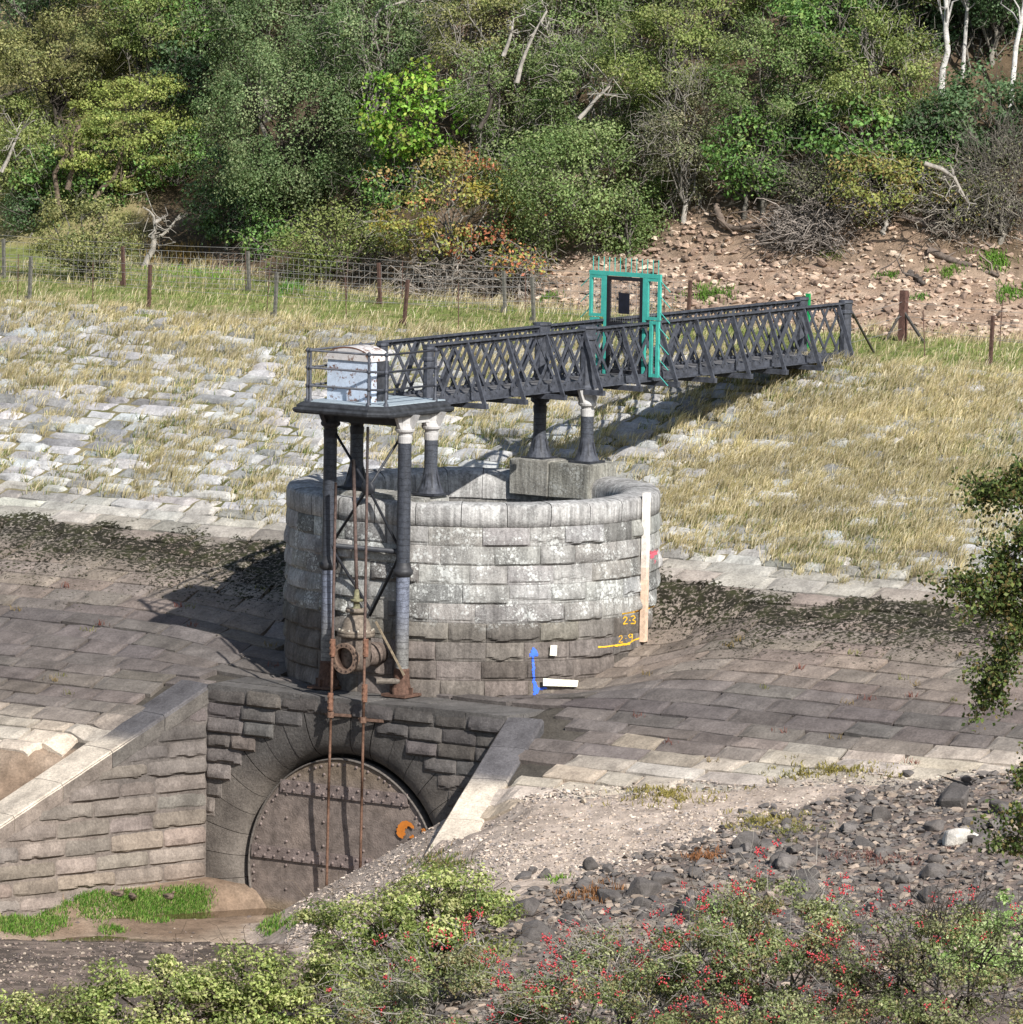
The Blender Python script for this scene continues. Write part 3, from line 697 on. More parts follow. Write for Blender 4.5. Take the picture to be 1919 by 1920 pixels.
def wing(side, sl, slen, label, xs0):
    sg = 1 if side > 0 else -1
    dr = np.array([sg * math.sin(15 * D2R), -math.cos(15 * D2R), 0]); nn = np.array([-sg * math.cos(15 * D2R), -math.sin(15 * D2R), 0])
    o = np.array([xs0, HWY, 0.0])
    T_ = thing('wing_wall', o + np.array([0, 0, -3.9]), label, 'wall')
    zc = lambda s: -0.03 - sl * s
    def fm(s, t, wv): return o + dr * np.asarray(s)[:, None] + nn * np.asarray(wv)[:, None] + np.array([0, 0, 1.]) * np.asarray(t)[:, None]
    mb = MB(); z1 = -0.05; k = 0; rg = np.random.default_rng(31 + sg)
    if sg < 0:
        while z1 > -4.0:
            hgt = .29 + .05 * rg.random(); z0 = z1 - hgt
            s1 = min(slen, max(0, (-0.03 - (z1 + .10)) / sl - 0.06)); s0 = 0.0
            if s1 > .25:
                nb_ = max(1, round(s1 / 1.05)); ed = np.linspace(0, s1, nb_ + 1); ed[1:-1] += .3 * (rg.random(nb_ - 1) - .5)
                for i in range(nb_):
                    rockblock(mb, fm, ed[i], ed[i + 1], z0, z1, 0.022 + .055 * rg.random(), 3000 + k * 30 + i, wall_col((z0 + z1) / 2 + .1, rg) * 1.12, ns=22, nt=12)
            z1 = z0; k += 1
        obj('rock_faced_courses', mb, M['wall'], T_)
    mb = MB(); S_ = np.linspace(0, slen, 30)
    V = np.concatenate([fm(S_, 0 * S_ - 4.2, 0 * S_ + .012), fm(S_, zc(S_) - .02, 0 * S_ + .012)])
    zz_ = V[:, 2]; cc = mixc((0.22, 0.185, 0.16), (0.11, 0.1, 0.094), sst(-1.5, -.8, zz_)); mb.add(V, gridq(2, 30), c=cc)
    obj('backing', mb, M['wall'], T_)
    # sloping coping slabs
    mb = MB(); s = -0.05; wd = 0.85 if sg < 0 else 0.66
    while s < slen:
        L = min(.8 + .35 * rg.random(), slen - s + .01); e = s + L - .012
        z_ = zc(s + L / 2)
        cc = mixc((0.52, 0.45, 0.36), (0.10, 0.097, 0.1), sst(-1.05, -0.7, z_)) * (.9 + .2 * rg.random())
        a_, b_ = o + dr * s + np.array([0, 0, zc(s)]), o + dr * e + np.array([0, 0, zc(e)])
        th_ = .30; bk = -nn * wd
        lf = nn * .03
        q = np.array([a_ + lf, b_ + lf, b_ + bk, a_ + bk]); q2 = q - np.array([0, 0, th_])
        ns_ = 6; gv = []
        Sg = np.linspace(0, 1, 7); Tg = np.array([0, .06, .35, .7, .95, 1]); Dz = np.array([-.05, 0, .008, .008, 0, -.05])
        P_ = np.array([[q[0] * (1 - u_) * (1 - v_) + q[1] * u_ * (1 - v_) + q[2] * u_ * v_ + q[3] * (1 - u_) * v_ + np.array([0, 0, dz_]) for u_ in Sg] for v_, dz_ in zip(Tg, Dz)])
        P_[..., 2] += .02 * (fbm(P_[..., 0] * 3, P_[..., 1] * 3, 4.0, 3) - .5)
        c2 = mixc((0.56, 0.49, 0.40), (0.105, 0.10, 0.104), sst(-1.02, -0.74, P_[..., 2] + .12 * (fbm(P_[..., 0] * 2, P_[..., 1] * 2, 1.0, 2) - .5)))
        mb.add(P_.reshape(-1, 3), gridq(6, 7), c=c2.reshape(-1, 3) * (.93 + .14 * rg.random()))
        q_lo = P_[0] - np.array([0, 0, .26]); mb.add(np.concatenate([P_[0], q_lo]), gridq(2, 7), c=np.concatenate([c2[0] * .8, c2[0] * .7]) if False else np.repeat(mixc((0.24, 0.2, 0.17), (0.12, 0.11, 0.1), sst(-1.6, -.8, z_))[None], 14, 0))
        q_hi = P_[-1] - np.array([0, 0, .26]); mb.add(np.concatenate([P_[-1], q_hi]), gridq(2, 7), c=cc)
        for col_ in (0, -1):
            E_0 = P_[:, col_]; mb.add(np.concatenate([E_0, E_0 - np.array([0, 0, .26])]), gridq(2, 6), c=cc * .8)
        s += L
    obj('coping', mb, M['wall'], T_, False)
    mb = MB(); V = np.concatenate([fm(S_, 0 * S_ - 4.2, 0 * S_ - wd + .03), fm(S_, zc(S_) - .12, 0 * S_ - wd + .03)]); mb.add(V, gridq(2, 30), c=(0.15, 0.13, 0.11)); obj('back_face', mb, M['wall'], T_)
wing(-1, .468, 7.0, 'brown rock faced wing wall with a sloping coping on the left of the door', CXL)
wing(1, .465, 6.0, 'pale sloping coping of the wing wall on the right of the door', CXR)

# bulkhead door
DY = -4.02
DR = thing('bulkhead_door', (ACX, DY, -4.0), 'huge round rusty riveted iron bulkhead door sealing the tunnel mouth', 'door')
mb = MB(); rr = np.linspace(0, 2.03, 26); A = np.linspace(0, 2 * math.pi, 121)
RR, AA = np.meshgrid(rr, A, indexing='ij')
Vx, Vz = ACX + RR * np.cos(AA), ACZ + RR * np.sin(AA)
Vy = DY + .012 * (fbm(Vx * 5, Vz * 5, 2.0, 3) - .5)
cc = mixc((0.18, 0.146, 0.126), (0.225, 0.18, 0.152), sst(.4, .6, fbm(Vx * 1.2, Vz * 1.2, 6.0, 3)))
cc = mixc(cc, (0.18, 0.14, 0.105), sst(-1.75, -1.3, Vz)); cc = mixc(cc, (0.25, 0.19, 0.13), sst(-3.62, -3.8, Vz) )
mb.add(np.stack([Vx, Vy, Vz], -1).reshape(-1, 3), gridq(26, 121), c=cc.reshape(-1, 3))
rc = (0.195, 0.155, 0.14)
for zb in (-1.66, -2.86):
    hw = math.sqrt(2.02 ** 2 - (zb - ACZ) ** 2) - .02; box(mb, (ACX - hw, DY - .035, zb - .11), (ACX + hw, DY - .008, zb + .11), rc)
riv = []
for zb in (-1.66, -2.86):
    hw = math.sqrt(2.02 ** 2 - (zb - ACZ) ** 2) - .1; n_ = int(2 * hw / .105)
    for i in range(n_ + 1): riv.append((ACX - hw + 2 * hw * i / n_, zb + (.06 if i % 2 else -.06), -.035))
for i in range(96):
    if i % 4 != 3: riv.append((ACX + 1.95 * math.cos(i * math.pi / 48), ACZ + 1.95 * math.sin(i * math.pi / 48), 0))
for xv in (-1.05, 0.62, 1.42, -.25):
    z_ = -3.9
    while z_ < -1.2:
        if math.hypot(xv - ACX, z_ - ACZ) < 1.85: riv.append((xv + .01, z_, 0))
        z_ += .42
for (x_, z_, dy) in riv: rev(mb, (x_, DY + dy, z_), (0, -1, 0), [(.028, 0), (.025, .014), (.013, .024), (.002, .027)], 7, rc)
obj('plate', mb, M['plate'], DR)
mb = MB(); rev(mb, (ACX, DY, ACZ), (0, -1, 0), [(2.03, -.3), (2.065, -.3), (2.065, .03), (2.05, .04), (2.035, .03), (2.03, 0)], 90, (0.12, .105, .092)); obj('rim', mb, M['rust'], DR, True)
psurf = lambda px, py: atY(px, py, DY - .03)
mb = MB(); paint(mb, (0.62, 0.2, 0.03), polys=[[(744, 1553), (747, 1546), (755, 1540), (764, 1539), (772, 1543), (778, 1551), (776, 1555), (770, 1552), (765, 1549), (760, 1556), (761, 1565), (755, 1573), (748, 1571), (743, 1563)], [(766, 1569), (777, 1565), (777, 1572), (768, 1572)]], rag=1.2, surf=psurf); obj('orange_mark', mb, M['paint'], DR)
mb = MB(); paint(mb, (0.58, 0.2, 0.035), polys=[[(789, 1553), (798, 1554), (811, 1556), (808, 1563), (799, 1567), (791, 1561)]], rag=1.4, surf=psurf); obj('orange_mark', mb, M['paint'], DR)

# sluice rods in front of the door
def rod(name, pts, r, label, extra=None, part=None):
    T_ = thing(name, pts[-1], label, 'rod'); mb = MB()
    for p0, p1 in zip(pts[:-1], pts[1:]): 
        n_ = max(2, int(np.linalg.norm(np.array(p1) - p0) / .5)); q = np.linspace(0, 1, n_ + 1)[:, None]; P_ = np.array(p0) * (1 - q) + np.array(p1) * q
        zz_ = P_[:, 2]; cc = mixc((0.155, 0.088, 0.06), (0.105, 0.072, 0.062), sst(0.2, 1.4, zz_)); cc = mixc(cc, (0.05, .045, .045), sst(3.5, 4.2, zz_))
        tube(mb, P_, r, 8, cc)
    obj('bar', mb, M['rust'], T_, True)
    if extra:
        for p_ in extra:
            mb = MB(); one_joint(mb, p_); obj('joint', mb, M['rust'], T_)
    if part:
        mb = MB(); part(mb); obj('guide_bracket', mb, M['rust'], T_)
    return T_
def joints(pts): return pts
def one_joint(mb, p):
    p = np.array(p); rev(mb, p, (0, 0, 1), [(.03, -.16), (.05, -.15), (.05, .15), (.03, .16)], 10, (0.17, .088, .058))
    for dz in (-.1, 0, .1): box(mb, p + np.array([-.02, -.065, dz - .02]), p + np.array([.02, -.045, dz + .02]), (.16, .09, .06))
def bracket(p):
    p = np.array(p)
    def f(mb):
        bar(mb, p + np.array([-.10, .0, .0]), p + np.array([.36, .11, 0]), .03, .05, c=(.12, .075, .055)); rev(mb, p, (0, 0, 1), [(.03, -.05), (.06, -.05), (.06, .05), (.03, .05)], 10, (.14, .085, .06))
    return f
LR = [atY(630, 905, -4.36), atY(621, 1330, -4.36), atY(616.5, 1480, -4.33), atY(612, 1690, -4.16)]
RR_ = [atY(690, 800, -4.36), atY(682, 1335, -4.36), atY(679, 1480, -4.33), atY(675.5, 1640, -4.18), atY(674.5, 1690, -4.14)]
def foot(p):
    return p
rod('sluice_rod', LR, .025, 'left of the two long rusty rods running down in front of the round door', joints([atY(624, 1215, -4.36), atY(620, 1316, -4.36), LR[-1] + np.array([0, 0, .1])]), bracket(atY(620, 1340, -4.36)))
rod('sluice_rod', RR_, .025, 'right of the two long rusty rods running down in front of the round door', joints([atY(686, 1215, -4.36), atY(684, 1300, -4.36)]), bracket(atY(681, 1350, -4.36)))

# ------------------------------------------------------------------ gate valve and stub pipe
VX = 0.24; pf = atY(645, 1235, -4.3); VX, VZ = pf[0], pf[2]
VT = thing('gate_valve', (VX, -3.9, 0), 'rusty cast iron gate valve with an open pipe mouth between the front columns', 'valve')
rc1, rc2 = (0.125, 0.10, 0.082), (0.17, 0.14, 0.11)
mb = MB(); rev(mb, (VX, -4.3, VZ), (0, 1, 0), [(.001, .6), (.185, .6), (.19, 0.1), (.19, 0.0), (.268, 0.0), (.27, .005), (.27, .055), (.22, .07), (.205, .12), (.205, .32)], 28, np.array([(.012, .01, .01)] * 2 + [(.05, .03, .022), (.17, .115, .085)] + [(0.17, .12, .09)] * 6))  # bore coloured near black: the shade inside the pipe is painted in
for k in range(14): rev(mb, (VX + .23 * math.cos(k * math.pi / 7), -4.3, VZ + .23 * math.sin(k * math.pi / 7)), (0, -1, 0), [(.018, -.005), (.018, .004), (.001, .004)], 6, (.05, .035, .03))
obj('mouth_flange', mb, M['rust'], VT, False)
mb = MB(); rev(mb, (VX, -3.95, VZ - .16), (0, 0, 1), [(.02, -.1), (.16, -.08), (.25, .02), (.26, .2), (.26, .55)], 24, rc1); obj('body', mb, M['rust'], VT, True)
mb = MB(); zt = VZ + .39
rev(mb, (VX, -3.95, zt), (0, 0, 1), [(.26, -.03), (.325, -.03), (.325, .02), (.318, .03), (.325, .035), (.325, .075), (.27, .08), (.255, .14), (.22, .24), (.16, .32), (.12, .36), (.12, .39), (.19, .39), (.19, .45), (.10, .46)], 26, rc2)
for i in range(12): rev(mb, (VX + .295 * math.cos(i * math.pi / 6 + .2), -3.95 + .295 * math.sin(i * math.pi / 6 + .2), zt + .075), (0, 0, 1), [(.022, 0), (.022, .03), (.001, .03)], 6, (.3, .27, .22))
obj('bonnet', mb, M['rust'], VT, True)
mb = MB(); zg = zt + .45
rev(mb, (VX, -3.95, zg), (0, 0, 1), [(.075, 0), (.06, .03), (.055, .12), (.11, .125), (.115, .165), (.05, .17), (.045, .3), (.03, .34)], 12, (.16, .15, .09)); obj('gland', mb, M['rust'], VT, True)
mb = MB(); rev(mb, (VX, -3.75, VZ), (0, 1, 0), [(.2, 0), (.2, .28), (.215, .285), (.215, .31), (.2, .315), (.2, .62)], 24, (.135, .105, .088)); obj('stub_pipe', mb, M['rust'], VT, True)
mb = MB(); tube(mb, [(VX + .3, -3.75, VZ - .42), (VX + .62, -3.5, VZ - .42)], .05, 8, (.14, .12, .1)); bar(mb, (VX + .27, -3.75, VZ + .62), (VX + .75, -3.55, VZ - .3), .045, .03, c=(.2, .16, .11)); obj('stay', mb, M['rust'], VT)
sp0, sp1 = np.array([VX, -3.95, zg + .3]), None
ptop_ = atY(663, 862, -3.95)
rod('valve_spindle', [np.array([ptop_[0], -3.95, 4.15]), np.array([VX, -3.95, zg + .3])], .032, 'brown valve spindle rising from the gate valve between the front columns')

# ------------------------------------------------------------------ valve platform on cast iron columns
DK = (0.026, 0.028, 0.034); DKL = (0.05, 0.054, 0.066)
PT = thing('valve_platform', (0, -3.4, 0), 'black railed platform on tall cast iron columns in front of the stone tower', 'platform')
def column(T_, x, y, z0, z1, tall, white=True):
    """base, shaft, collar and capital: each its own part"""
    rst = (0.10, 0.058, 0.042) if tall else (0.022, 0.022, 0.026)
    mb = MB()
    if tall:
        box(mb, (x - .25, y - .25, z0 - .01), (x + .25, y + .25, z0 + .035), rst)
        rev(mb, (x, y, z0 + .035), (0, 0, 1), [(.185, 0), (.17, .07), (.148, .2), (.135, .36), (.14, .41), (.12, .44)], 18, rst)
        for k in range(4):
            an = k * math.pi / 2; dxy = np.array([math.cos(an), math.sin(an), 0]); bar(mb, np.array([x, y, z0 + .09]) + dxy * .12, np.array([x, y, z0 + .09]) + dxy * .24, .03, .12, c=rst)
    else:
        box(mb, (x - .24, y - .24, z0 - .01), (x + .24, y + .24, z0 + .03), DK)
        rev(mb, (x, y, z0 + .03), (0, 0, 1), [(.235, 0), (.22, .04), (.165, .16), (.135, .30), (.12, .42)], 18, DKL)
        for k in range(8):
            an = k * math.pi / 4; dxy = np.array([math.cos(an), math.sin(an), 0]); bar(mb, np.array([x, y, z0 + .05]) + dxy * .20, np.array([x, y, z0 + .36]) + dxy * .125, .02, .02, c=DK)
    obj('base', mb, M['rust'] if tall else M['iron'], T_)
    zb = z0 + .42; zs = z1 - .5
    mb = MB()
    hs = np.linspace(0, zs - zb, 24); zz_ = zb + hs
    c_ = mixc((0.175, 0.17, 0.16), (0.155, 0.17, 0.215), sst(0.7, 1.7, zz_)); c_ = mixc(c_, (0.045, 0.05, 0.062), sst(2.15, 2.3, zz_)) if tall else np.repeat([[0.06, 0.066, 0.08]], 24, 0)
    rev(mb, (x, y, zb), (0, 0, 1), list(zip(np.full(24, .118), hs)), 22, c_); obj('shaft', mb, M['column'], T_, True)
    if tall:
        mb = MB(); rev(mb, (x, y, 2.14), (0, 0, 1), [(.12, -.05), (.135, -.04), (.17, 0), (.175, .03), (.175, .075), (.15, .09), (.13, .16), (.12, .2)], 18, (0.03, .03, .033)); obj('collar', mb, M['iron2'], T_, True)
    wc = (0.47, 0.455, 0.44) if white else (0.03, 0.03, 0.034)
    mb = MB()
    rev(mb, (x, y, zs), (0, 0, 1), [(.122, 0), (.126, .09), (.126, .12), (.112, .13), (.118, .17), (.165, .2), (.175, .235), (.165, .26), (.14, .30), (.13, .34), (.135, .5)], 18, wc)
    for k in range(4):
        an = k * math.pi / 2; dxy = np.array([math.cos(an), math.sin(an), 0]); p_ = np.array([x, y, zs + .17]) + dxy * .13
        mb.add([p_ + np.array([0, 0, .0]), p_ + dxy * .15 + np.array([0, 0, .33]), p_ + np.array([0, 0, .33])], None, [[0, 1, 2]], wc)
        sd = np.array([-dxy[1], dxy[0], 0]) * .03
        V = [p_ - sd, p_ + dxy * .17 + np.array([0, 0, .33]) - sd, p_ + np.array([0, 0, .33]) - sd, p_ + sd, p_ + dxy * .17 + np.array([0, 0, .33]) + sd, p_ + np.array([0, 0, .33]) + sd]
        mb.add(V, [[0, 1, 4, 3], [1, 2, 5, 4]], [[0, 2, 1], [3, 4, 5]], wc)
    obj('capital', mb, M['cap'] if white else M['iron'], T_, False)
    return
PZ = 4.92; DZ = 0.19
def colroot(T_, *a):
    column(T_, *a)
for (x, y, z0, tl, wh) in ((-.8, -3.4, 0.02, True, False), (.8, -3.4, 0.02, True, True), (-.8, -2.62, 3.47, False, False), (.8, -2.62, 3.47, False, True)):
    column(PT, x, y, z0, PZ, tl, wh)
# beams joining the capitals
mb = MB()
for x in (-.8, .8):
    mb = MB(); bar(mb, (x, -3.5, PZ - .09), (x, -2.5, PZ - .09), .09, .17, c=(.5, .49, .47) if x > 0 else DK); obj('side_beam', mb, M['cap'], PT)
for y in (-3.4, -2.62):
    mb = MB(); bar(mb, (-.85, y, PZ - .12), (.85, y, PZ - .12), .1, .2, c=DK); obj('cross_beam', mb, M['iron2'], PT)
# cornice moulding and deck
def ring_prism(mb, outline, prof, c):
    o = np.array(outline, float); cen = o.mean(0); n_ = len(o)
    nx_ = np.roll(o, -1, 0) - o; pv = o - np.roll(o, 1, 0)
    def nr(v): v = v / np.linalg.norm(v, axis=1)[:, None]; return np.stack([v[:, 1], -v[:, 0]], -1)
    nm = nr(nx_) + nr(pv); nm /= (1 + (nr(nx_) * nr(pv)).sum(1))[:, None]
    rows_ = [np.concatenate([o + nm * off, np.full((n_, 1), z)], 1) for off, z in prof]
    V = np.concatenate(rows_); m_ = len(prof)
    q = [[i * n_ + j, i * n_ + (j + 1) % n_, (i + 1) * n_ + (j + 1) % n_, (i + 1) * n_ + j] for i in range(m_ - 1) for j in range(n_)]
    t_ = [[of, of + k, of + k + 1] for of in (0, (m_ - 1) * n_) for k in range(1, n_ - 1)]
    mb.add(V, q, t_, c)
OUT = [(-.85, -4.22), (.62, -4.22), (.9, -4.06), (.92, -2.34), (-.85, -2.34)]
mb = MB(); ring_prism(mb, OUT, [(q_, z_ + DZ) for q_, z_ in [(-.08, 4.70), (.05, 4.70), (.09, 4.73), (.10, 4.77), (.08, 4.80), (.05, 4.805), (.05, 4.84), (.03, 4.86), (.0, 4.885), (-.03, 4.90)]], (0.03, .032, .036)); obj('cornice', mb, M['iron'], PT)
mb = MB(); ring_prism(mb, [(-.80, -4.17), (.58, -4.17), (.84, -4.02), (.86, -2.3), (-.80, -2.3)], [(0, 4.895 + DZ), (0, 4.915 + DZ)], (.36, .42, .46)); obj('deck', mb, M['cap'], PT)
# railing
RP = [(-.76, -2.2), (-.76, -4.14), (.55, -4.14), (.82, -4.0), (.82, -2.45)]
for i, p_ in enumerate([(-.76, -4.14), (-.70, -4.14), (.55, -4.14), (.82, -4.0), (.82, -2.55), (-.76, -2.6)]):
    mb = MB(); tube(mb, [(p_[0], p_[1], 5.09), (p_[0], p_[1], 5.13), (p_[0], p_[1], 5.15), (p_[0], p_[1], 5.99)], [.05, .045, .024, .022], 8, DKL)
    for z_ in (5.37, 5.68, 5.98): rev(mb, (p_[0], p_[1], z_), (0, 0, 1), [(.015, -.045), (.036, -.02), (.04, 0), (.036, .02), (.012, .045)], 10, DKL)
    obj('railing_post', mb, M['iron2'], PT, True)
for z_ in (5.37, 5.68, 5.98):
    mb = MB(); 
    for q0, q1 in zip(RP[:-1], RP[1:]): tube(mb, [(*q0, z_), (*q1, z_)], .02, 8, DKL)
    obj('rail', mb, M['iron2'], PT, True)
PT.location.x += .14; PT.location.z += .03
# bracing between the front columns
mb = MB(); tube(mb, [(-.7, -3.4, 2.52), (.7, -3.4, 2.52)], .045, 10, DK)
for x in (-.72, .72): rev(mb, (x, -3.4, 2.52), (1, 0, 0), [(.05, -.06), (.07, -.05), (.07, .05), (.05, .06)], 10, DK)
obj('strut', mb, M['iron2'], PT, True)
mb = MB(); hub = np.array([0.03, -3.4, 3.58])
rev(mb, hub + np.array([0, -.05, 0]), (0, 1, 0), [(.001, 0), (.11, 0), (.13, .02), (.13, .08), (.11, .1), (.001, .1)], 14, DK); obj('brace_hub', mb, M['iron2'], PT, True)
for e in ((-.7, -3.4, 4.5), (.7, -3.4, 4.5), (-.7, -3.4, 2.6), (.7, -3.4, 2.6)):
    mb = MB(); tube(mb, [hub, e], .024, 8, DK); obj('brace', mb, M['iron2'], PT, True)
for e0, e1 in (((-.7, -3.4, 2.42), (.12, -3.4, 1.45)), ((.7, -3.4, 2.42), (.1, -3.4, 1.35))):
    mb = MB(); tube(mb, [e0, e1], .026, 8, DK); obj('brace', mb, M['iron2'], PT, True)

# gear housing on the platform
HS = thing('gear_housing', (-.14, -3.4, 4.915), 'white flaking gear housing with an arched rusty lid on the platform', 'housing')
hx0, hx1, hy0, hy1, hz0, hz1 = -.51, .43, -3.72, -3.22, 5.135, 5.86
mb = MB(); box(mb, (hx0, hy0, hz0), (hx1, hy1, hz1), (.50, .57, .67)); obj('cabinet', mb, M['white'], HS)
mb = MB(); A = np.linspace(math.pi, 0, 19); hcx, hr = (hx0 + hx1) / 2, (hx1 - hx0) / 2 + .03
ring = np.stack([hcx + hr * np.cos(A), 0 * A, hz1 - .02 + .24 * np.sin(A)], -1)
Vf = ring + np.array([0, hy0 - .03, 0]); Vb = ring + np.array([0, hy1 + .03, 0])
mb.add(np.concatenate([Vf, Vb]), gridq(2, 19), [[0, k, k + 1] for k in range(1, 18)] + [[19, 19 + k + 1, 19 + k] for k in range(1, 18)], c=(.58, .55, .53))
mb.add(np.concatenate([Vf - np.array([0, .004, 0]), Vf * np.array([1, 1, 0]) + np.array([0, -.004, 0]) + np.array([0, 0, 1]) * (hz1 - .02 + (Vf[:, 2:3] - hz1 + .02) * .9)]), gridq(2, 19), c=(.17, .075, .045))
obj('lid', mb, M['white'], HS)
mb = MB(); box(mb, (hx1 + .002, hy0 + .17, hz0 + .02), (hx1 + .03, hy1 - .02, hz1 - .03), (.035, .037, .043)); obj('side_door', mb, M['iron'], HS)

# ------------------------------------------------------------------ lattice footbridge
FB = thing('footbridge', (0, 5, 5.0), 'black iron lattice footbridge from the embankment crest out to the tower', 'footbridge')
Z0, Z1, YA, YB = 5.05, 6.04, -2.2, 11.42
def truss(x, outer):
    T_ = bpy.data.objects.new('lattice_girder', None); COL.objects.link(T_); T_.parent = FB; ORG[T_.name] = ORG[FB.name]
    mb = MB(); bar(mb, (x, YA, Z1), (x, YB, Z1), .12, .03, c=DKL); bar(mb, (x, YA, Z1 - .045), (x, YB, Z1 - .045), .02, .07, c=DK); pit = (YB - YA) / 32
    yk = YA + .3
    while yk < YB:
        for s_ in (-1, 1): mb.add([[x, yk, Z1 - .02], [x + s_ * .055, yk, Z1 - .02], [x, yk, Z1 - .12], [x, yk + .02, Z1 - .02], [x + s_ * .055, yk + .02, Z1 - .02], [x, yk + .02, Z1 - .12]], [[0, 1, 4, 3], [1, 2, 5, 4]], [[0, 2, 1], [3, 4, 5]], DK)
        yk += pit
    obj('top_rail', mb, M['iron'], T_)
    mb = MB(); bar(mb, (x, YA, Z0), (x, YB, Z0), .02, .14, c=DKL); bar(mb, (x + .03 * outer, YA, Z0 - .065), (x + .03 * outer, YB, Z0 - .065), .1, .02, c=DKL); obj('bottom_chord', mb, M['iron'], T_)
    pit = (YB - YA) / 32; run = 1.5 * pit; h = Z1 - Z0 - .08; mb = MB()
    for k in range(-2, 33):
        for sg, dx in ((1, .012), (-1, -.012)):
            y0 = YA + k * pit + (0 if sg > 0 else run); y1 = y0 + sg * run
            p, q = np.array([x + dx, y0, Z0 + .03]), np.array([x + dx, y1, Z0 + .03 + h])
            lo, hi = 0.0, 1.0
            for e in (YA, YB):
                tt = (e - y0) / (y1 - y0)
                if 0 < tt < 1:
                    if (e == YA) == (sg > 0): lo = max(lo, tt)
                    else: hi = min(hi, tt)
            if min(y0, y1) < YA - run or max(y0, y1) > YB + run: continue
            if max(y0, y1) <= YA or min(y0, y1) >= YB: continue
            bar(mb, p + (q - p) * lo, p + (q - p) * hi, .018, .05, up=(1, 0, 0) if False else (0, 0, 1), c=DKL) if False else bar(mb, p + (q - p) * lo, p + (q - p) * hi, .062, .016, up=(1, 0, 0), c=DKL)
    for k in range(0, 65):
        for lv in (1 / 3., 2 / 3.):
            yk = YA + k * pit / 2
            # crossings: rising bar at level lv is at y = YA + m*pit + lv*run ; falling at YA + m*pit + run - lv*run
            fr = ((yk - YA) - lv * run) / pit
            fr2 = ((yk - YA) - run + lv * run) / pit
            if abs(fr - round(fr)) < .02 and abs(fr2 - round(fr2)) < .02:
                rev(mb, (x - .03, yk, Z0 + .03 + lv * h), (1, 0, 0), [(.001, 0), (.055, 0), (.06, .01), (.06, .05), (.055, .06), (.001, .06)], 8, DKL, a0=.39)
    obj('lattice', mb, M['iron'], T_)
for x, o_ in ((-.5, -1), (.5, 1)): truss(x, o_)
mb = MB(); yk = YA; rg = np.random.default_rng(3)
while yk < YB - .05:
    g = .13 * (.7 + .6 * rg.random()); box(mb, (-.47, yk, Z0 - .03 + .006 * rg.normal()), (.47, yk + .165, Z0 + .012 + .004 * rg.normal()), (g, g * .98, g * 1.0)); yk += .175
obj('deck_planks', mb, M['timber'], FB)
nb_ = 0; yk = -1.0
while yk < 11.2:
    mb = MB(); bar(mb, (-.98, yk, Z0 - .13), (.98, yk, Z0 - .13), .09, .09, c=DKL); obj('cross_bearer', mb, M['iron'], FB)
    for s_ in (-1, 1):
        mb = MB(); bar(mb, (s_ * .92, yk, Z0 - .1), (s_ * .53, yk, Z1 - .05), .075, .035, up=(0, 1, 0), c=DKL, e=.02); obj('outrigger_brace', mb, M['iron'], FB)
    yk += 1.21
def newel(x, y, r, z0, z1):
    mb = MB(); rev(mb, (x, y, z0), (0, 0, 1), [(.001, 0), (r * 1.25, 0), (r * 1.25, .05), (r * 1.1, .08), (r, .16), (r * .92, .5), (r * .9, z1 - z0 - .26), (r * 1.12, z1 - z0 - .24), (r * 1.12, z1 - z0 - .2), (r * .98, z1 - z0 - .18), (r * 1.02, z1 - z0 - .06), (r * 1.2, z1 - z0 - .04), (r * 1.15, z1 - z0), (.001, z1 - z0 + .01)], 8, DKL, a0=.39); obj('newel_post', mb, M['iron'], FB)
for x in (-.5, .5):
    newel(x, 2.78, .15, Z0 - .1, Z1 + .06); newel(x, YB, .12, Z0 - .06, Z1 + .05); newel(x, -2.12, .10, Z0 - .1, Z1 - .02)
    column(FB, x * 1.04, 2.78, 3.64, Z0 - .08, False, x > 0)
mb = MB(); bar(mb, (-.6, 2.78, Z0 - .17), (.6, 2.78, Z0 - .17), .12, .14, c=DK); obj('pier_beam', mb, M['iron2'], FB)

# ------------------------------------------------------------------ turquoise security gate
GY = 4.7; TQ = (0.055, 0.36, 0.30)
GT = thing('security_gate', (0, GY, 5.06), 'turquoise steel security gate with spikes standing across the footbridge', 'gate')
def frame(mb, x0, x1, z0, z1, wd, c=TQ, dp=.06):
    bar(mb, (x0 + wd / 2, GY, z0), (x0 + wd / 2, GY, z1), dp, wd, up=(1, 0, 0), c=c); bar(mb, (x1 - wd / 2, GY, z0), (x1 - wd / 2, GY, z1), dp, wd, up=(1, 0, 0), c=c)
    bar(mb, (x0 + wd, GY, z1 - wd / 2), (x1 - wd, GY, z1 - wd / 2), dp - .006, wd, c=c); bar(mb, (x0 + wd, GY, z0 + wd / 2), (x1 - wd, GY, z0 + wd / 2), dp - .006, wd, c=c)
def mesh_panel(mb, x0, x1, z0, z1, st, c, r=.0035):
    x_ = x0 + st / 2
    while x_ < x1: tube(mb, [(x_, GY, z0), (x_, GY, z1)], r, 3, c, False); x_ += st
    z_ = z0 + st / 2
    while z_ < z1: tube(mb, [(x0, GY, z_), (x1, GY, z_)], r, 3, c, False); z_ += st
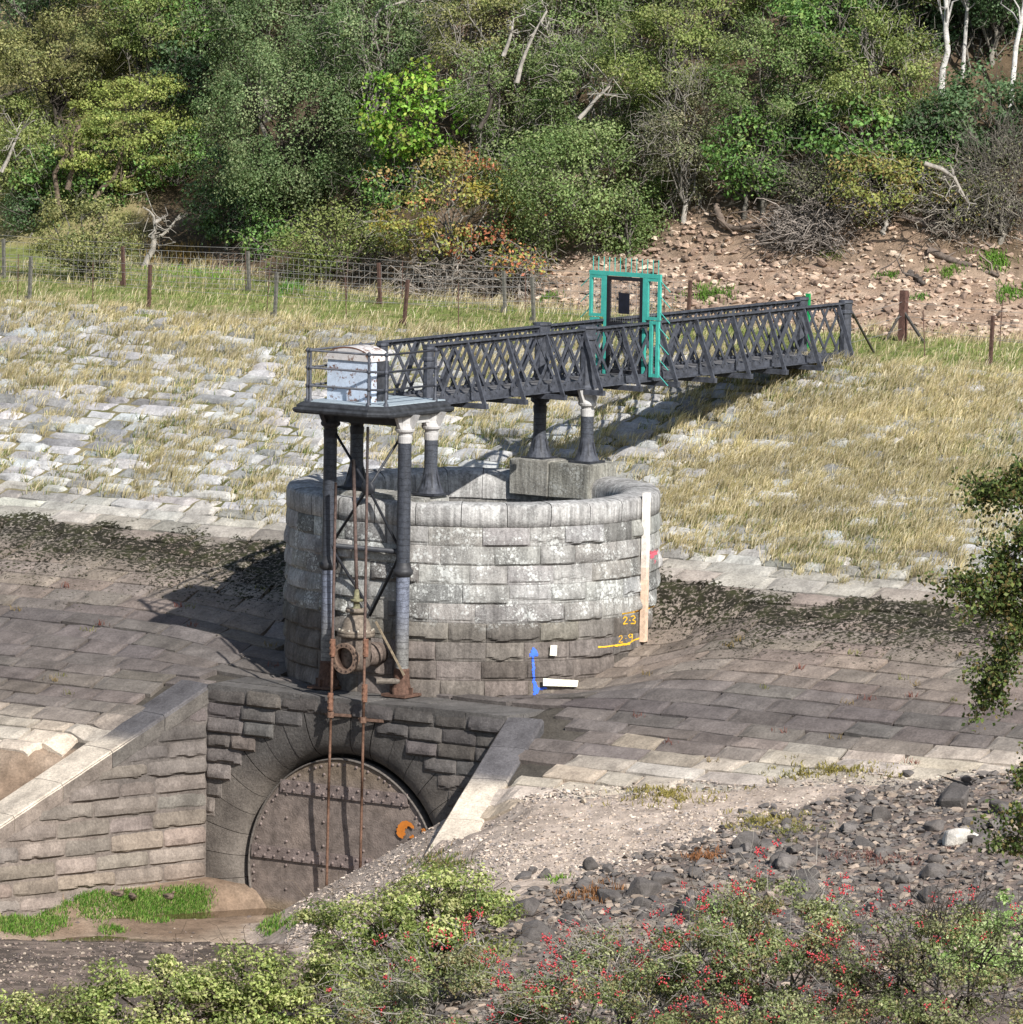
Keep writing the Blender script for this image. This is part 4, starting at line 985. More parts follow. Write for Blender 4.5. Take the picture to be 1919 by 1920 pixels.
for s_ in (-1, 1):
    x0, x1 = (-.78, -.46) if s_ < 0 else (.46, .78)
    mb = MB(); frame(mb, x0, x1, 6.1, 6.86, .055); pn = obj('side_panel', mb, M['paint'], GT)
    mb = MB(); mesh_panel(mb, x0 + .05, x1 - .05, 6.15, 6.81, .05, (.3, .31, .3)); obj('mesh', mb, M['wire'], pn)
    mb = MB(); xo0, xo1 = (.56, .76) if s_ > 0 else (-.76, -.56); frame(mb, xo0, xo1, 5.06, 6.085, .06); pn = obj('outer_panel', mb, M['paint'], GT)
    mb = MB(); mesh_panel(mb, xo0 + .05, xo1 - .05, 5.12, 6.03, .05, (.2, .26, .24)); obj('mesh', mb, M['wire'], pn)
    mb = MB(); bar(mb, (s_ * .43, GY, 5.06), (s_ * .43, GY, 6.86), .06, .06, up=(1, 0, 0), c=TQ); obj('gate_post', mb, M['paint'], GT)
    for k in range(7):
        z_ = 6.82 - k * .285; xo = .775 if z_ > 6.05 else .76; ln_ = .34
        mb = MB(); tube(mb, [(s_ * xo, GY, z_), (s_ * (xo + ln_ * .62), GY + (.0), z_ - .19)], .009, 5, TQ); obj('side_spike', mb, M['paint'], GT)
mb = MB(); bar(mb, (-.78, GY, 6.9), (.78, GY, 6.9), .065, .075, c=TQ); obj('lintel', mb, M['paint'], GT)
for k in range(13):
    x_ = -.72 + k * .12; mb = MB(); tube(mb, [(x_, GY, 6.93), (x_, GY, 7.2)], .009, 5, TQ); obj('top_spike', mb, M['paint'], GT)
mb = MB(); BK = (.012, .012, .015); frame(mb, -.395, .395, 5.08, 6.85, .065, BK, .05); bar(mb, (-.33, GY, 5.98), (.33, GY, 5.98), .05, .07, c=BK); gd_ = obj('door_leaf', mb, M['iron2'], GT)
mb = MB(); mesh_panel(mb, -.33, .33, 6.02, 6.78, .05, (.2, .2, .2), .0025); mesh_panel(mb, -.33, .33, 5.14, 5.95, .05, (.15, .15, .15), .0025); obj('mesh', mb, M['wire'], gd_)
mb = MB(); box(mb, (-.125, GY - .035, 6.18), (.105, GY - .012, 6.56), (.008, .009, .016)); obj('sign_plate', mb, M['iron2'], gd_)
mb = MB(); box(mb, (.5, 8.6, 5.0), (.58, 8.64, 6.2), (.02, .25, .08)) if False else None
GP = thing('green_post', (0.15, 12.3, 4.95), 'narrow bright green post beyond the far end of the footbridge', 'post')
pg = atZ(1514, 655, 4.95); mb = MB(); GP.location = tuple(pg); ORG[GP.name] = pg
bar(mb, pg, pg + np.array([0, 0, 1.08]), .09, .05, up=(0, 1, 0), c=(.015, .28, .09)); bar(mb, pg + np.array([0, 0, .0]), pg + np.array([-.2, 0, .0]) + np.array([0, 0, .16]), .05, .05, c=(.015, .24, .08)); obj('post', mb, M['paint'], GP)

# ------------------------------------------------------------------ grass on the embankment, crest and banks
def blades(mb, P, hgt, wid, lean, col, rg, seg=True):
    """one bent tapering blade per point; lean is a per-blade xy vector"""
    n = len(P); an = rg.random(n) * math.pi
    # blades turn mostly broadside to no particular direction
    sx, sy = np.cos(an) * wid / 2, np.sin(an) * wid / 2
    s = np.stack([sx, sy, 0 * sx], -1); up = np.stack([lean[:, 0] * .35, lean[:, 1] * .35, 0.6 * hgt], -1)
    tp = np.stack([lean[:, 0], lean[:, 1], hgt * (1 - .12 * np.hypot(lean[:, 0], lean[:, 1]) / hgt)], -1)
    V = np.stack([P - s, P + s, P + up + s * .75, P + up - s * .75, P + tp], 1).reshape(-1, 3)
    b_ = np.arange(n)[:, None] * 5
    cc = np.repeat(col, 5, 0).reshape(n, 5, 3).copy(); cc[:, :2] *= .75; cc[:, 4] *= 1.08
    mb.add(V, b_ + np.array([0, 1, 2, 3]), b_ + np.array([3, 2, 4]), cc.reshape(-1, 3))
STRAW = np.array([[.56, .48, .31], [.66, .59, .43], [.52, .43, .27], [.42, .37, .19]]); GRN = np.array([[.20, .25, .08], [.27, .30, .11], [.15, .21, .06]])
def tufts(name, C_, dens, rad, h0, h1, straw, rg, wid=.012, wind=(.16, .05), per=26, label=None):
    mb = MB(); n = len(C_)
    cnt = np.maximum(4, (per * (0.5 + rg.random(n)))).astype(int); idx = np.repeat(np.arange(n), cnt); N = len(idx)
    r_ = rad * np.abs(rg.normal(size=N)) * .6; an = rg.random(N) * 2 * math.pi
    ex = rg.random(n)
    P = C_[idx] + np.stack([r_ * np.cos(an) * 1.7, r_ * np.sin(an), 0 * r_], -1)
    P[:, 2] += (G * r_ * np.sin(an)) if name == 'embankment_grass' else 0
    th = h0 + (h1 - h0) * rg.random(n) ** 1.4; hg = th[idx] * (.55 + .6 * rg.random(N))
    st = rg.random(N) < (straw[idx] if np.ndim(straw) else straw)
    # straw stems stand taller than the green base
    hg = np.where(st, hg * 1.15, hg * .6)
    le = np.stack([wind[0] * (hg / .3) * (.5 + rg.random(N)) + .05 * rg.normal(size=N) + np.cos(an) * .05, wind[1] * (hg / .3) + .05 * rg.normal(size=N) + np.sin(an) * .04], -1)
    tc = ((.80 + .40 * rg.random(n)) * (.68 + .64 * fbm(C_[:, 0] * .9, C_[:, 1] * 1.3, 31., 3)))[idx][:, None]
    col = np.where(st[:, None], STRAW[rg.integers(0, 4, N)], GRN[rg.integers(0, 3, N)]) * tc * (.85 + .3 * rg.random((N, 1)))
    blades(mb, P, hg, wid * (.7 + .6 * rg.random(N)), le, col, rg)
    o = obj(name, mb, M['grassb']); tag(o, label, 'grass', kind='stuff'); return o
rng = np.random.default_rng(77)
# tufts root along the joints between courses
C_ = []; ST = []
gy_ = np.array([g[0] for g in gaps]); 
for (yy, up) in gaps:
    if yy < 1.2: continue
    n = 820
    xs = rng.uniform(-24, 16, n); ys = yy + rng.normal(size=n) * .05 + (rng.random(n) < .35) * rng.uniform(-.22, .22, n)
    dn = gdens(xs, ys); keep = (rng.random(n) < dn ** 1.15 * 1.15) & (np.hypot(xs, ys) > 3.42)
    xs, ys = xs[keep], ys[keep]; C_.append(np.stack([xs, ys, G * (ys + 3.5) - dip(xs, ys) - .02], -1)); ST.append(.42 + .5 * sst(.3, .6, fbm(xs * .5, ys * .5, 55., 3)))
C_ = np.concatenate(C_); ST = np.concatenate(ST)
tufts('embankment_grass', C_, 1, .12, .10, .31, ST, rng, wid=.014, wind=(.17, .03), per=24, label='dry straw and green grass growing from the joints of the stone embankment')
# crest strip: greener base, dry seed heads along both edges
n = 9000; xs = rng.uniform(-26, 12, n); ys = rng.uniform(10.6, 27, n); a, d = AD(xs, ys); t = d - np.interp(a, BLA, BLD)
ok = (t < .5) | ((a < -7.6) & (t < 8)); xs, ys, t = xs[ok], ys[ok], t[ok]
zz_ = H(xs, ys, False); edge = np.maximum(sst(1.6, .3, ys - 10.6), sst(-1.6, -.2, t)); st = .10 + .66 * np.clip(edge + .6 * (fbm(xs * .6, ys * .6, 66., 3) - .5), 0, 1)
tufts('crest_grass', np.stack([xs, ys, zz_ - .02], -1), 1, .2, .09, .27, st, rng, wid=.015, wind=(.12, .03), per=20, label='green and dry grass along the top of the embankment')
# fresh green growth on the mud by the left wing wall, and a few patches elsewhere
def patch(px, py, rx, ry, n, rg):
    p0 = hit(px, py); P = []
    for i in range(n):
        an = rg.random() * 6.283; r_ = math.sqrt(rg.random()) if px < 600 and py > 1600 else abs(rg.normal()) * .75; q = hit(px + rx * r_ * math.cos(an), py + ry * r_ * math.sin(an))
        if not (py > 1640 and px < 600 and q[2] > -3.2): P.append(q)
    return np.array(P)
GRN2 = np.array([[.11, .24, .03], [.16, .30, .05], [.08, .19, .03], [.22, .31, .08], [.3, .3, .12]])
mb = MB()
for (px, py, rx, ry, n) in [(70, 1690, 60, 26, 90), (60, 1735, 75, 22, 90), (140, 1672, 50, 14, 50), (180, 1700, 30, 30, 45), (300, 1705, 85, 24, 150), (355, 1685, 40, 22, 50), (250, 1690, 60, 12, 50), (10, 1720, 30, 30, 40), (520, 1735, 36, 12, 30), (210, 1745, 16, 8, 12), (830, 1622, 60, 14, 34)]:
    P0 = patch(px, py, rx, ry, n, rng); n = len(P0); idx = np.repeat(np.arange(n), 26); N = len(idx)
    P = P0[idx] + np.stack([rng.normal(size=N) * .07, rng.normal(size=N) * .07, np.zeros(N)], -1); P[:, 2] = H(P[:, 0], P[:, 1]) - .005; P = P[(P[:, 2] < -3.2) | (px > 600)]; N = len(P)
    hg = .035 + .075 * rng.random(N)
    col = GRN2[rng.integers(0, 5, N)] * (.7 + .6 * rng.random((N, 1))) * (1 if px < 700 else np.array([1.1, .75, 1]))
    blades(mb, P, hg, .016 * np.ones(N), np.stack([.02 + .03 * rng.normal(size=N), .03 * rng.normal(size=N)], -1), col, rng)
tag(obj('waterside_grass', mb, M['grassb']), 'vivid green grass growing on the mud below the left wing wall', 'grass', kind='stuff')
# low weeds: green on the far stony bank, rusty and olive between the rocks, red sprigs in the paving joints
mb = MB()
for (px, py, rx, ry, n, c_, h_) in [(1330, 555, 45, 14, 40, (.11, .2, .035), .16), (1665, 520, 16, 9, 14, (.12, .24, .04), .12), (1780, 515, 26, 10, 22, (.13, .22, .04), .12), (1870, 500, 36, 14, 40, (.13, .24, .04), .14), (1895, 550, 24, 14, 26, (.1, .2, .03), .16), (1730, 560, 14, 6, 8, (.12, .24, .05), .1), (1560, 470, 24, 8, 14, (.14, .18, .05), .1), (380, 512, 70, 14, 60, (.16, .3, .05), .12), (540, 545, 40, 14, 30, (.1, .22, .04), .2), (1030, 562, 14, 8, 10, (.12, .22, .04), .14), (330, 480, 60, 14, 40, (.3, .2, .07), .3),
      (1250, 1495, 90, 22, 60, (.26, .22, .07), .1), (1440, 1545, 60, 16, 50, (.28, .24, .08), .1), (1560, 1450, 90, 12, 60, (.27, .23, .07), .1), (1110, 1680, 50, 20, 30, (.26, .13, .06), .14), (1320, 1610, 40, 10, 24, (.28, .13, .06), .12), (1640, 1610, 90, 14, 40, (.2, .1, .085), .1), (1480, 1560, 60, 14, 26, (.2, .2, .07), .1), (1045, 1650, 16, 6, 10, (.18, .3, .05), .1)]:
    P0 = patch(px, py, rx, ry, n, rng); n = len(P0); idx = np.repeat(np.arange(n), 16); N = len(idx)
    P = P0[idx] + np.stack([rng.normal(size=N) * .07, rng.normal(size=N) * .07, np.zeros(N)], -1); P[:, 2] = H(P[:, 0], P[:, 1]) + rng.random(N) * .02; n_k = rng.random(N) < .55; P = P[n_k]; N = len(P)
    col = np.array(c_) * (.6 + .8 * rng.random((N, 1)))
    blades(mb, P, h_ * (.4 + .7 * rng.random(N)), .02 * np.ones(N), np.stack([.06 * rng.normal(size=N), .06 * rng.normal(size=N)], -1), col, rng)
for k in range(420):
    x_ = rng.uniform(-20, 13); y_ = gaps[rng.integers(0, len(gaps))][0] + .25 * (rng.random() < .5)
    z_ = G * (y_ + 3.5)
    if z_ > 1.2 or z_ < -1.0 or math.hypot(x_, y_) < 3.5 or (y_ < -2.8 and CXL - 2.2 < x_ < CXR + 2.0): continue
    N = 14; P = np.array([x_, y_, z_ - float(dip(x_, y_))]) + np.stack([rng.normal(size=N) * .08, rng.normal(size=N) * .03, 0.02 * np.ones(N)], -1)
    c_ = np.array([(.22, .07, .05), (.2, .2, .06), (.24, .17, .06)][rng.integers(0, 3)])
    blades(mb, P, .05 + .09 * rng.random(N), .012 * np.ones(N), .05 * rng.normal(size=(N, 2)), c_ * (.7 + .6 * rng.random((N, 1))), rng)
tag(obj('low_weeds', mb, M['grassb']), 'scattered low weeds on the stony banks and in the paving joints', 'weeds', kind='stuff')

# ------------------------------------------------------------------ trees and shrubs
def leaves(mb, P, size, nrm_b, col, rg, asp=.62):
    n = len(P); N_ = rg.normal(size=(n, 3)) + nrm_b; N_ /= np.linalg.norm(N_, axis=1)[:, None]
    t_ = np.cross(N_, rg.normal(size=(n, 3))); t_ /= np.linalg.norm(t_, axis=1)[:, None] + 1e-9; b_ = np.cross(N_, t_)
    L = (size * (.65 + .7 * rg.random(n)))[:, None]; W = L * asp
    V = np.stack([P - t_ * L * .5, P + b_ * W * .5 + N_ * L * .06, P + t_ * L * .5, P - b_ * W * .5 + N_ * L * .06], 1).reshape(-1, 3)
    q = np.arange(n)[:, None] * 4 + np.arange(4)
    mb.add(V, q, c=np.repeat(col, 4, 0))
def bez(p0, p1, sag, rg, n=6, wob=.05):
    t_ = np.linspace(0, 1, n)[:, None]; p0, p1 = np.asarray(p0, float), np.asarray(p1, float)
    L = np.linalg.norm(p1 - p0)
    return p0 * (1 - t_) + p1 * t_ + np.array([0, 0, 1.]) * sag * 4 * t_ * (1 - t_) + rg.normal(size=(n, 3)) * wob * L * np.sin(t_ * math.pi)
PAL = {
 'birch': [(0.0989, 0.1377, 0.0456), (0.1333, 0.1683, 0.0646), (0.0731, 0.1102, 0.0342), (0.1634, 0.1836, 0.0808)],
 'greybirch': [(0.084, 0.122, 0.0494), (0.1134, 0.15, 0.0665), (0.063, 0.098, 0.038), (0.1428, 0.165, 0.0808)],
 'olive': [(0.1209, 0.145, 0.0427), (0.156, 0.18, 0.0589), (0.0858, 0.115, 0.0333), (0.1872, 0.195, 0.0712)],
 'brownolive': [(0.1287, 0.1323, 0.0495), (0.1638, 0.1568, 0.063), (0.0897, 0.1029, 0.0378), (0.195, 0.1813, 0.0765)],
 'yellowgreen': [(.185, .21, .058), (.235, .25, .075), (.13, .165, .045), (.165, .165, .05)],
 'bright': [(0.12, 0.215, 0.03), (0.16, 0.26, 0.04), (0.22, 0.25, 0.05), (0.08, 0.16, 0.022)],
 'green': [(0.075, 0.14, 0.036), (0.105, 0.18, 0.05), (0.055, 0.11, 0.027), (0.14, 0.19, 0.055)],
 'dark': [(0.048, 0.085, 0.036), (0.07, 0.11, 0.05), (0.035, 0.062, 0.025), (0.09, 0.13, 0.06)],
 'autumn': [(0.22, 0.21, 0.05), (0.28, 0.24, 0.06), (0.15, 0.18, 0.045), (0.34, 0.15, 0.065), (0.2, 0.2, 0.06), (0.36, 0.11, 0.06)],
 'yellowing': [(.155, .165, .046), (.2, .19, .055), (.115, .14, .04), (.2, .14, .055), (.13, .15, .045)],
 'twig': [(0.1275, 0.1235, 0.076), (0.17, 0.152, 0.095), (0.102, 0.114, 0.057), (0.136, 0.1425, 0.0665)],
 'fore': [(0.24, 0.28, 0.085), (0.3, 0.33, 0.12), (0.17, 0.215, 0.06), (0.34, 0.34, 0.15), (0.11, 0.15, 0.04)],
 'haw': [(0.15, 0.18, 0.065), (0.21, 0.24, 0.1), (0.1, 0.13, 0.045), (0.26, 0.27, 0.14), (0.2, 0.17, 0.08)],
 'pale': [(0.25, 0.34, 0.12), (0.3, 0.4, 0.16), (0.18, 0.27, 0.08), (0.34, 0.4, 0.2)],
 'spray': [(0.07, 0.105, 0.03), (0.11, 0.15, 0.04), (0.15, 0.18, 0.05), (0.05, 0.075, 0.02), (0.17, 0.13, 0.05)],
}
BARKS = {'grey': (.17, .155, .13), 'dark': (.07, .06, .05), 'white': (.5, .48, .45), 'brown': (.13, .1, .075), 'pale': (.30, .275, .24)}
def nrm_rows(v): return v / (np.linalg.norm(v, axis=1)[:, None] + 1e-9)
def make_tree(name, label, cat, base, cen, rad, pal, nleaf, lsize, seed, bark='grey', nclump=90, droop=0.0, trunk_r=.07, cr=.36, group=None, lean=None, trunk_pts=None, fill=.5, twigs=60, berries=None, trunk_sub=True, flat=.62, dens_bot=1.0, colfn=None):
    rg = np.random.default_rng(seed); base, cen, rad = np.array(base, float), np.array(cen, float), np.array(rad, float)
    T_ = thing(name, base, label, cat, group); bc = np.array(BARKS[bark])
    # clump centres in a lumpy ellipsoid, more towards its shell
    u_ = rg.normal(size=(nclump, 3)); u_ /= np.linalg.norm(u_, axis=1)[:, None]
    lump = .72 + .56 * vn(u_[:, 0] * 1.9 + seed, u_[:, 1] * 1.9, u_[:, 2] * 1.9 + seed * 3.3)
    rr = (fill + (1 - fill) * rg.random(nclump) ** .5)
    # camera-right, depth, up axes for the crown
    off = (u_ * (rr * lump)[:, None]) * rad
    K = cen + off[:, 0:1] * _r + off[:, 1:2] * _f + off[:, 2:3] * np.array([0, 0, 1.])
    gz = H(K[:, 0], K[:, 1], False); K[:, 2] = np.maximum(K[:, 2], gz + .12)
    # trunk and limbs
    mb = MB()
    if trunk_pts is None:
        fork = base * .45 + cen * .55 + np.array([0, 0, -.25 * rad[2]]); tp = bez(base - np.array([0, 0, .2]), fork, 0, rg, 8, .06)
    else: tp = np.array(trunk_pts, float)
    m_ = len(tp); tube(mb, tp, np.linspace(trunk_r, trunk_r * .55, m_), 8, bc * (.8 + .4 * rg.random()))
    ends = rg.choice(nclump, min(nclump, 9 + nclump // 8), replace=False)
    for e in ends:
        s_ = tp[rg.integers(m_ // 2, m_)]; L = np.linalg.norm(K[e] - s_); pt = bez(s_, K[e], .06 * L, rg, 7, .07)
        tube(mb, pt, np.linspace(trunk_r * .34, .009, 7), 5, bc * (.5 + .5 * rg.random()), False)
        for e2 in np.argsort(np.linalg.norm(K - K[e], axis=1))[1:4]:
            tube(mb, bez(pt[4], K[e2], .02, rg, 5, .1), np.linspace(.013, .005, 5), 4, bc * (.45 + .5 * rg.random()), False)
    obj('trunk', mb, M['bark'], T_, True)
    if twigs:
        mb = MB()
        for i in range(twigs):
            k = rg.integers(0, nclump); s_ = K[k] + rg.normal(size=3) * cr * .4; od = nrm(K[k] - cen + rg.normal(size=3) * rad * .4)
            e = s_ + od * (.25 + .5 * rg.random()) + np.array([0, 0, -droop * .4]); tube(mb, bez(s_, e, .03, rg, 5, .12), np.linspace(.0065, .003, 5), 3, bc * (.55 + .6 * rg.random()), False)
        obj('twigs', mb, M['bark'], T_)
    pc = np.array(PAL[pal]) * (np.array([1.28, 1.26, 1.3]) if pal in ('fore', 'pale', 'haw') else np.array([1.56, 1.62, 1.6])); mb = MB()
    if nleaf:
        w_ = (.5 + rg.random(nclump)); w_ /= w_.sum(); idx = rg.choice(nclump, nleaf, p=w_)
        g_ = rg.normal(size=(nleaf, 3)); g_ /= np.linalg.norm(g_, axis=1)[:, None]; g_ *= (rg.random(nleaf) ** .45)[:, None]
        csz = (cr * (.6 + .8 * rg.random(nclump)))[idx][:, None]
        P = K[idx] + g_ * csz * np.array([1.1, 1.1, flat])
        if droop: P[:, 2] -= droop * rg.random(nleaf) ** 2 * .8
        gz = H(P[:, 0], P[:, 1], False); P[:, 2] = np.maximum(P[:, 2], gz + .02)
        cp = rg.integers(0, len(pc), nclump); own = np.where(rg.random(nleaf) < .55, cp[idx], rg.integers(0, len(pc), nleaf))
        col = pc[own] * (.72 + .56 * rg.random(nclump))[idx][:, None] * (.8 + .4 * rg.random((nleaf, 1)))
        if colfn is not None: col = colfn(P, col, rg)
        ob = (P - cen) / rad; leaves(mb, P, lsize, 1.5 * g_ + .8 * ob + np.array([0, 0, .7]), col, rg)
        obj('crown', mb, M['leaf'], T_)
    if berries:
        nb_, bs = berries; mb = MB(); ks = rg.choice(nclump, max(1, nclump // 2), replace=False)
        kc = ks[rg.integers(0, len(ks), nb_ // 9)]; cl = K[kc] + (nrm_rows(K[kc] - cen) * .7 + rg.normal(size=(nb_ // 9, 3)) * .75 + np.array([0, 0, .4])) * cr
        oc = np.array([[1, 0, 0], [-1, 0, 0], [0, 1, 0], [0, -1, 0], [0, 0, 1], [0, 0, -1]], float); of = np.array([[0, 2, 4], [2, 1, 4], [1, 3, 4], [3, 0, 4], [2, 0, 5], [1, 2, 5], [3, 1, 5], [0, 3, 5]])
        B_ = np.repeat(cl, 9, 0) + rg.normal(size=(len(cl) * 9, 3)) * .036; n = len(B_)
        V = (B_[:, None] + oc[None] * bs * (.8 + .5 * rg.random((n, 1, 1)))).reshape(-1, 3); mb.add(V, None, (np.arange(n)[:, None, None] * 6 + of).reshape(-1, 3), np.repeat(np.array([[.36, .012, .02]]) * (.6 + .7 * rg.random((n, 1))), 6, 0))
        o = obj('berries', mb, M['berry'], T_); o['kind'] = 'stuff'
    return T_
TREES = []
def ptree(name, label, cat, cx, cy, rx, ry, by, pal, seed, bx=None, dd=0.0, dens=1.0, lsize=.062, bark='grey', group=None, **kw):
    """crown given by its outline in the photograph; it stands on the slope where its foot is seen (or hidden)"""
    b = hit(cx if bx is None else bx, by); db = AD(b[0], b[1])[1] + dd
    c = atD(cx, cy, db + .25 * rx / 90); sc = (128.5 + db) / FPX
    gz = float(H(c[0], c[1], False))
    R_ = np.array([rx * sc, rx * sc * .8, ry * sc]); area = R_[0] * R_[2]
    return make_tree(name, label, cat, b, c, R_, pal, int(7600 * dens * area * (.062 / lsize) ** 1.7), lsize, seed, bark=bark, nclump=int(32 * area + 40), group=group, **kw)
GB = 'trees and shrubs on the hillside'
T = ptree
# lower edge, left to right
T('olive_shrub', 'dense small leaved olive shrub behind the left end of the fence', 'shrub', 160, 440, 100, 78, 528, 'brownolive', 1, lsize=.055, group=GB)
T('evergreen_bush', 'dark glossy bush left of the pale dead trunk', 'bush', 60, 395, 60, 36, 440, 'dark', 2, group=GB)
T('evergreen_bush', 'dark green bush overhanging the shaded bank right of the pale crooked trunk', 'bush', 425, 400, 80, 52, 470, 'dark', 3, lsize=.085, group=GB)
T('leafy_bush', 'mid green bush low on the bank under the big grey green birch', 'bush', 495, 438, 48, 40, 487, 'green', 4, lsize=.08, group=GB)
T('drooping_birch', 'low drooping olive yellow birch right behind the netting fence', 'tree', 640, 440, 108, 72, 512, 'olive', 5, lsize=.055, droop=.5, group=GB)
def autumn(P, col, rg):
    a_, _ = AD(P[:, 0], P[:, 1]); k = fbm(P[:, 0] * 1.2 + 3, P[:, 1] * 1.2, P[:, 2] * 1.4, 2); right = sst(-1.6, 1.2, a_)
    red = (k > .70 - .14 * right) & (rg.random(len(P)) < .7); yl = (k < .34 + .05 * right)
    col = np.where(yl[:, None], np.array([.32, .27, .05]) * (.7 + .5 * rg.random((len(P), 1))), col)
    return np.where(red[:, None], np.array([.44, .16, .085]) * (.6 + .7 * rg.random((len(P), 1))), col)
T('maple_tree', 'young maple turning orange and yellow above the fence', 'tree', 865, 400, 150, 112, 540, 'yellowing', 6, bx=830, lsize=.078, dens=.75, twigs=160, bark='pale', colfn=autumn, group=GB)
T('autumn_shrub', 'low yellow and orange branch of shrub nearest the turquoise gate', 'shrub', 985, 492, 55, 26, 548, 'autumn', 7, lsize=.085, dens=.7, twigs=90, bark='pale', group=GB)
T('leaning_birch', 'full green birch hanging low over the stones behind the gate', 'tree', 1080, 335, 165, 128, 470, 'birch', 8, dd=-.5, bx=1130, lsize=.06, droop=.6, dens=1.15, group=GB)
T('leaning_birch', 'smaller birch crown hanging to the right edge of the full green birch', 'tree', 1180, 400, 66, 72, 480, 'birch', 9, lsize=.06, droop=.5, group=GB)
T('leafy_bush', 'mid green bush standing alone above the driftwood roots', 'bush', 1400, 275, 74, 84, 400, 'green', 10, lsize=.08, dens=.9, group=GB)
T('leafy_bush', 'small green bush hanging over the bare earth right of the grey thicket', 'bush', 1432, 330, 40, 34, 400, 'green', 11, lsize=.08, group=GB)
T('rowan_shrub', 'fresh green shrub with large leaves in the middle of the right hillside', 'shrub', 1610, 250, 96, 82, 390, 'green', 12, lsize=.105, dens=.8, group=GB)
T('yellowing_shrub', 'olive shrub turning yellow brown above the driftwood on the right', 'shrub', 1660, 345, 118, 72, 430, 'yellowing', 13, lsize=.07, dens=.9, twigs=160, bark='pale', group=GB)
T('yellowing_shrub', 'sparse yellow tipped shrub at the right below the bare thicket', 'shrub', 1815, 375, 70, 42, 440, 'yellowing', 14, lsize=.07, dens=.5, twigs=160, bark='pale', group=GB)
T('olive_tree', 'dense olive bush at the left edge just above the grassy mound', 'bush', 20, 235, 80, 70, 360, 'olive', 16, lsize=.06, group=GB)
T('leafy_bush', 'green bush behind the bleached broken stem at the left', 'bush', 90, 330, 70, 56, 415, 'green', 17, lsize=.075, group=GB)
for cx, cy, rx, by, pl, lab in [(-110, 150, 120, 330, 'olive', 'olive tree standing just beyond the left edge'), (-160, 330, 100, 420, 'green', 'green bush on the mound beyond the left edge'), (2030, 170, 120, 380, 'dark', 'dark tree just beyond the right edge'), (2060, 360, 90, 450, 'birch', 'birch bush low on the bank beyond the right edge')]:
    T('hillside_tree', lab, 'tree', cx, cy, rx, rx * .85, by, pl, 140 + int(cx) % 97, lsize=.07, dens=.8, group=GB)
# middle band
T('crooked_tree', 'yellow green tree with dark twisting stems at the left', 'tree', 245, 240, 145, 112, 405, 'yellowgreen', 20, dd=-.5, bx=150, lsize=.062, dens=1.0, bark='dark', trunk_r=.09, flat=.4, fill=.35, group=GB)
T('olive_tree', 'olive tree at the left edge under the high dark branch', 'tree', 50, 300, 80, 74, 410, 'olive', 21, lsize=.06, group=GB)
T('silver_birch', 'large grey green birch with a broad drooping crown left of the bright green maple', 'tree', 545, 225, 178, 172, 430, 'greybirch', 22, dd=-.9, lsize=.056, droop=.7, dens=1.15, trunk_r=.11, bark='dark', group=GB)
T('evergreen_bush', 'dark bush filling the shade under the large grey green birch', 'bush', 470, 330, 100, 70, 430, 'dark', 23, lsize=.08, group=GB)
T('bright_maple', 'brightest green tree with broad leaves in the centre of the hillside', 'tree', 778, 210, 90, 108, 380, 'bright', 24, dd=-.6, lsize=.11, dens=.85, group=GB)
T('hillside_birch', 'birch with long pale stems right above the maple', 'tree', 960, 185, 120, 110, 360, 'birch', 25, lsize=.056, dens=.8, twigs=240, bark='pale', droop=.3, group=GB)
T('hillside_birch', 'wide birch crown above the full green birch in the centre', 'tree', 1120, 165, 130, 110, 350, 'birch', 26, lsize=.056, dens=.9, twigs=200, bark='pale', group=GB)
T('bare_thicket', 'grey brown thicket of nearly leafless twigs right of the full green birch', 'thicket', 1285, 260, 70, 125, 410, 'twig', 27, lsize=.05, dens=.9, twigs=380, bark='pale', group=GB)
T('olive_tree', 'olive crown right of the upper birch crowns, above the grey thicket', 'tree', 1260, 95, 125, 110, 300, 'olive', 28, dd=-.5, lsize=.056, twigs=160, group=GB)
T('olive_tree', 'rounded olive crown high above the lone green bush', 'tree', 1450, 130, 120, 104, 310, 'birch', 29, dd=-.6, lsize=.058, twigs=140, group=GB)
T('olive_tree', 'broad olive brown crown left of the white birch trunk', 'tree', 1645, 135, 125, 104, 300, 'olive', 30, dd=-.6, lsize=.058, twigs=160, bark='pale', group=GB)
T('evergreen_bush', 'dark green bush behind the white birch trunk at the right edge', 'bush', 1850, 215, 100, 84, 360, 'dark', 31, lsize=.085, group=GB)
T('bare_thicket', 'grey leafless thicket of long arching twigs at the right edge of the photo', 'thicket', 1880, 340, 84, 90, 460, 'twig', 32, lsize=.05, dens=.16, twigs=900, bark='grey', group=GB)
T('bare_thicket', 'small grey brown thicket between the lone green bush and the fresh green shrub', 'thicket', 1520, 345, 50, 40, 420, 'twig', 33, lsize=.05, dens=.6, twigs=160, bark='grey', group=GB)
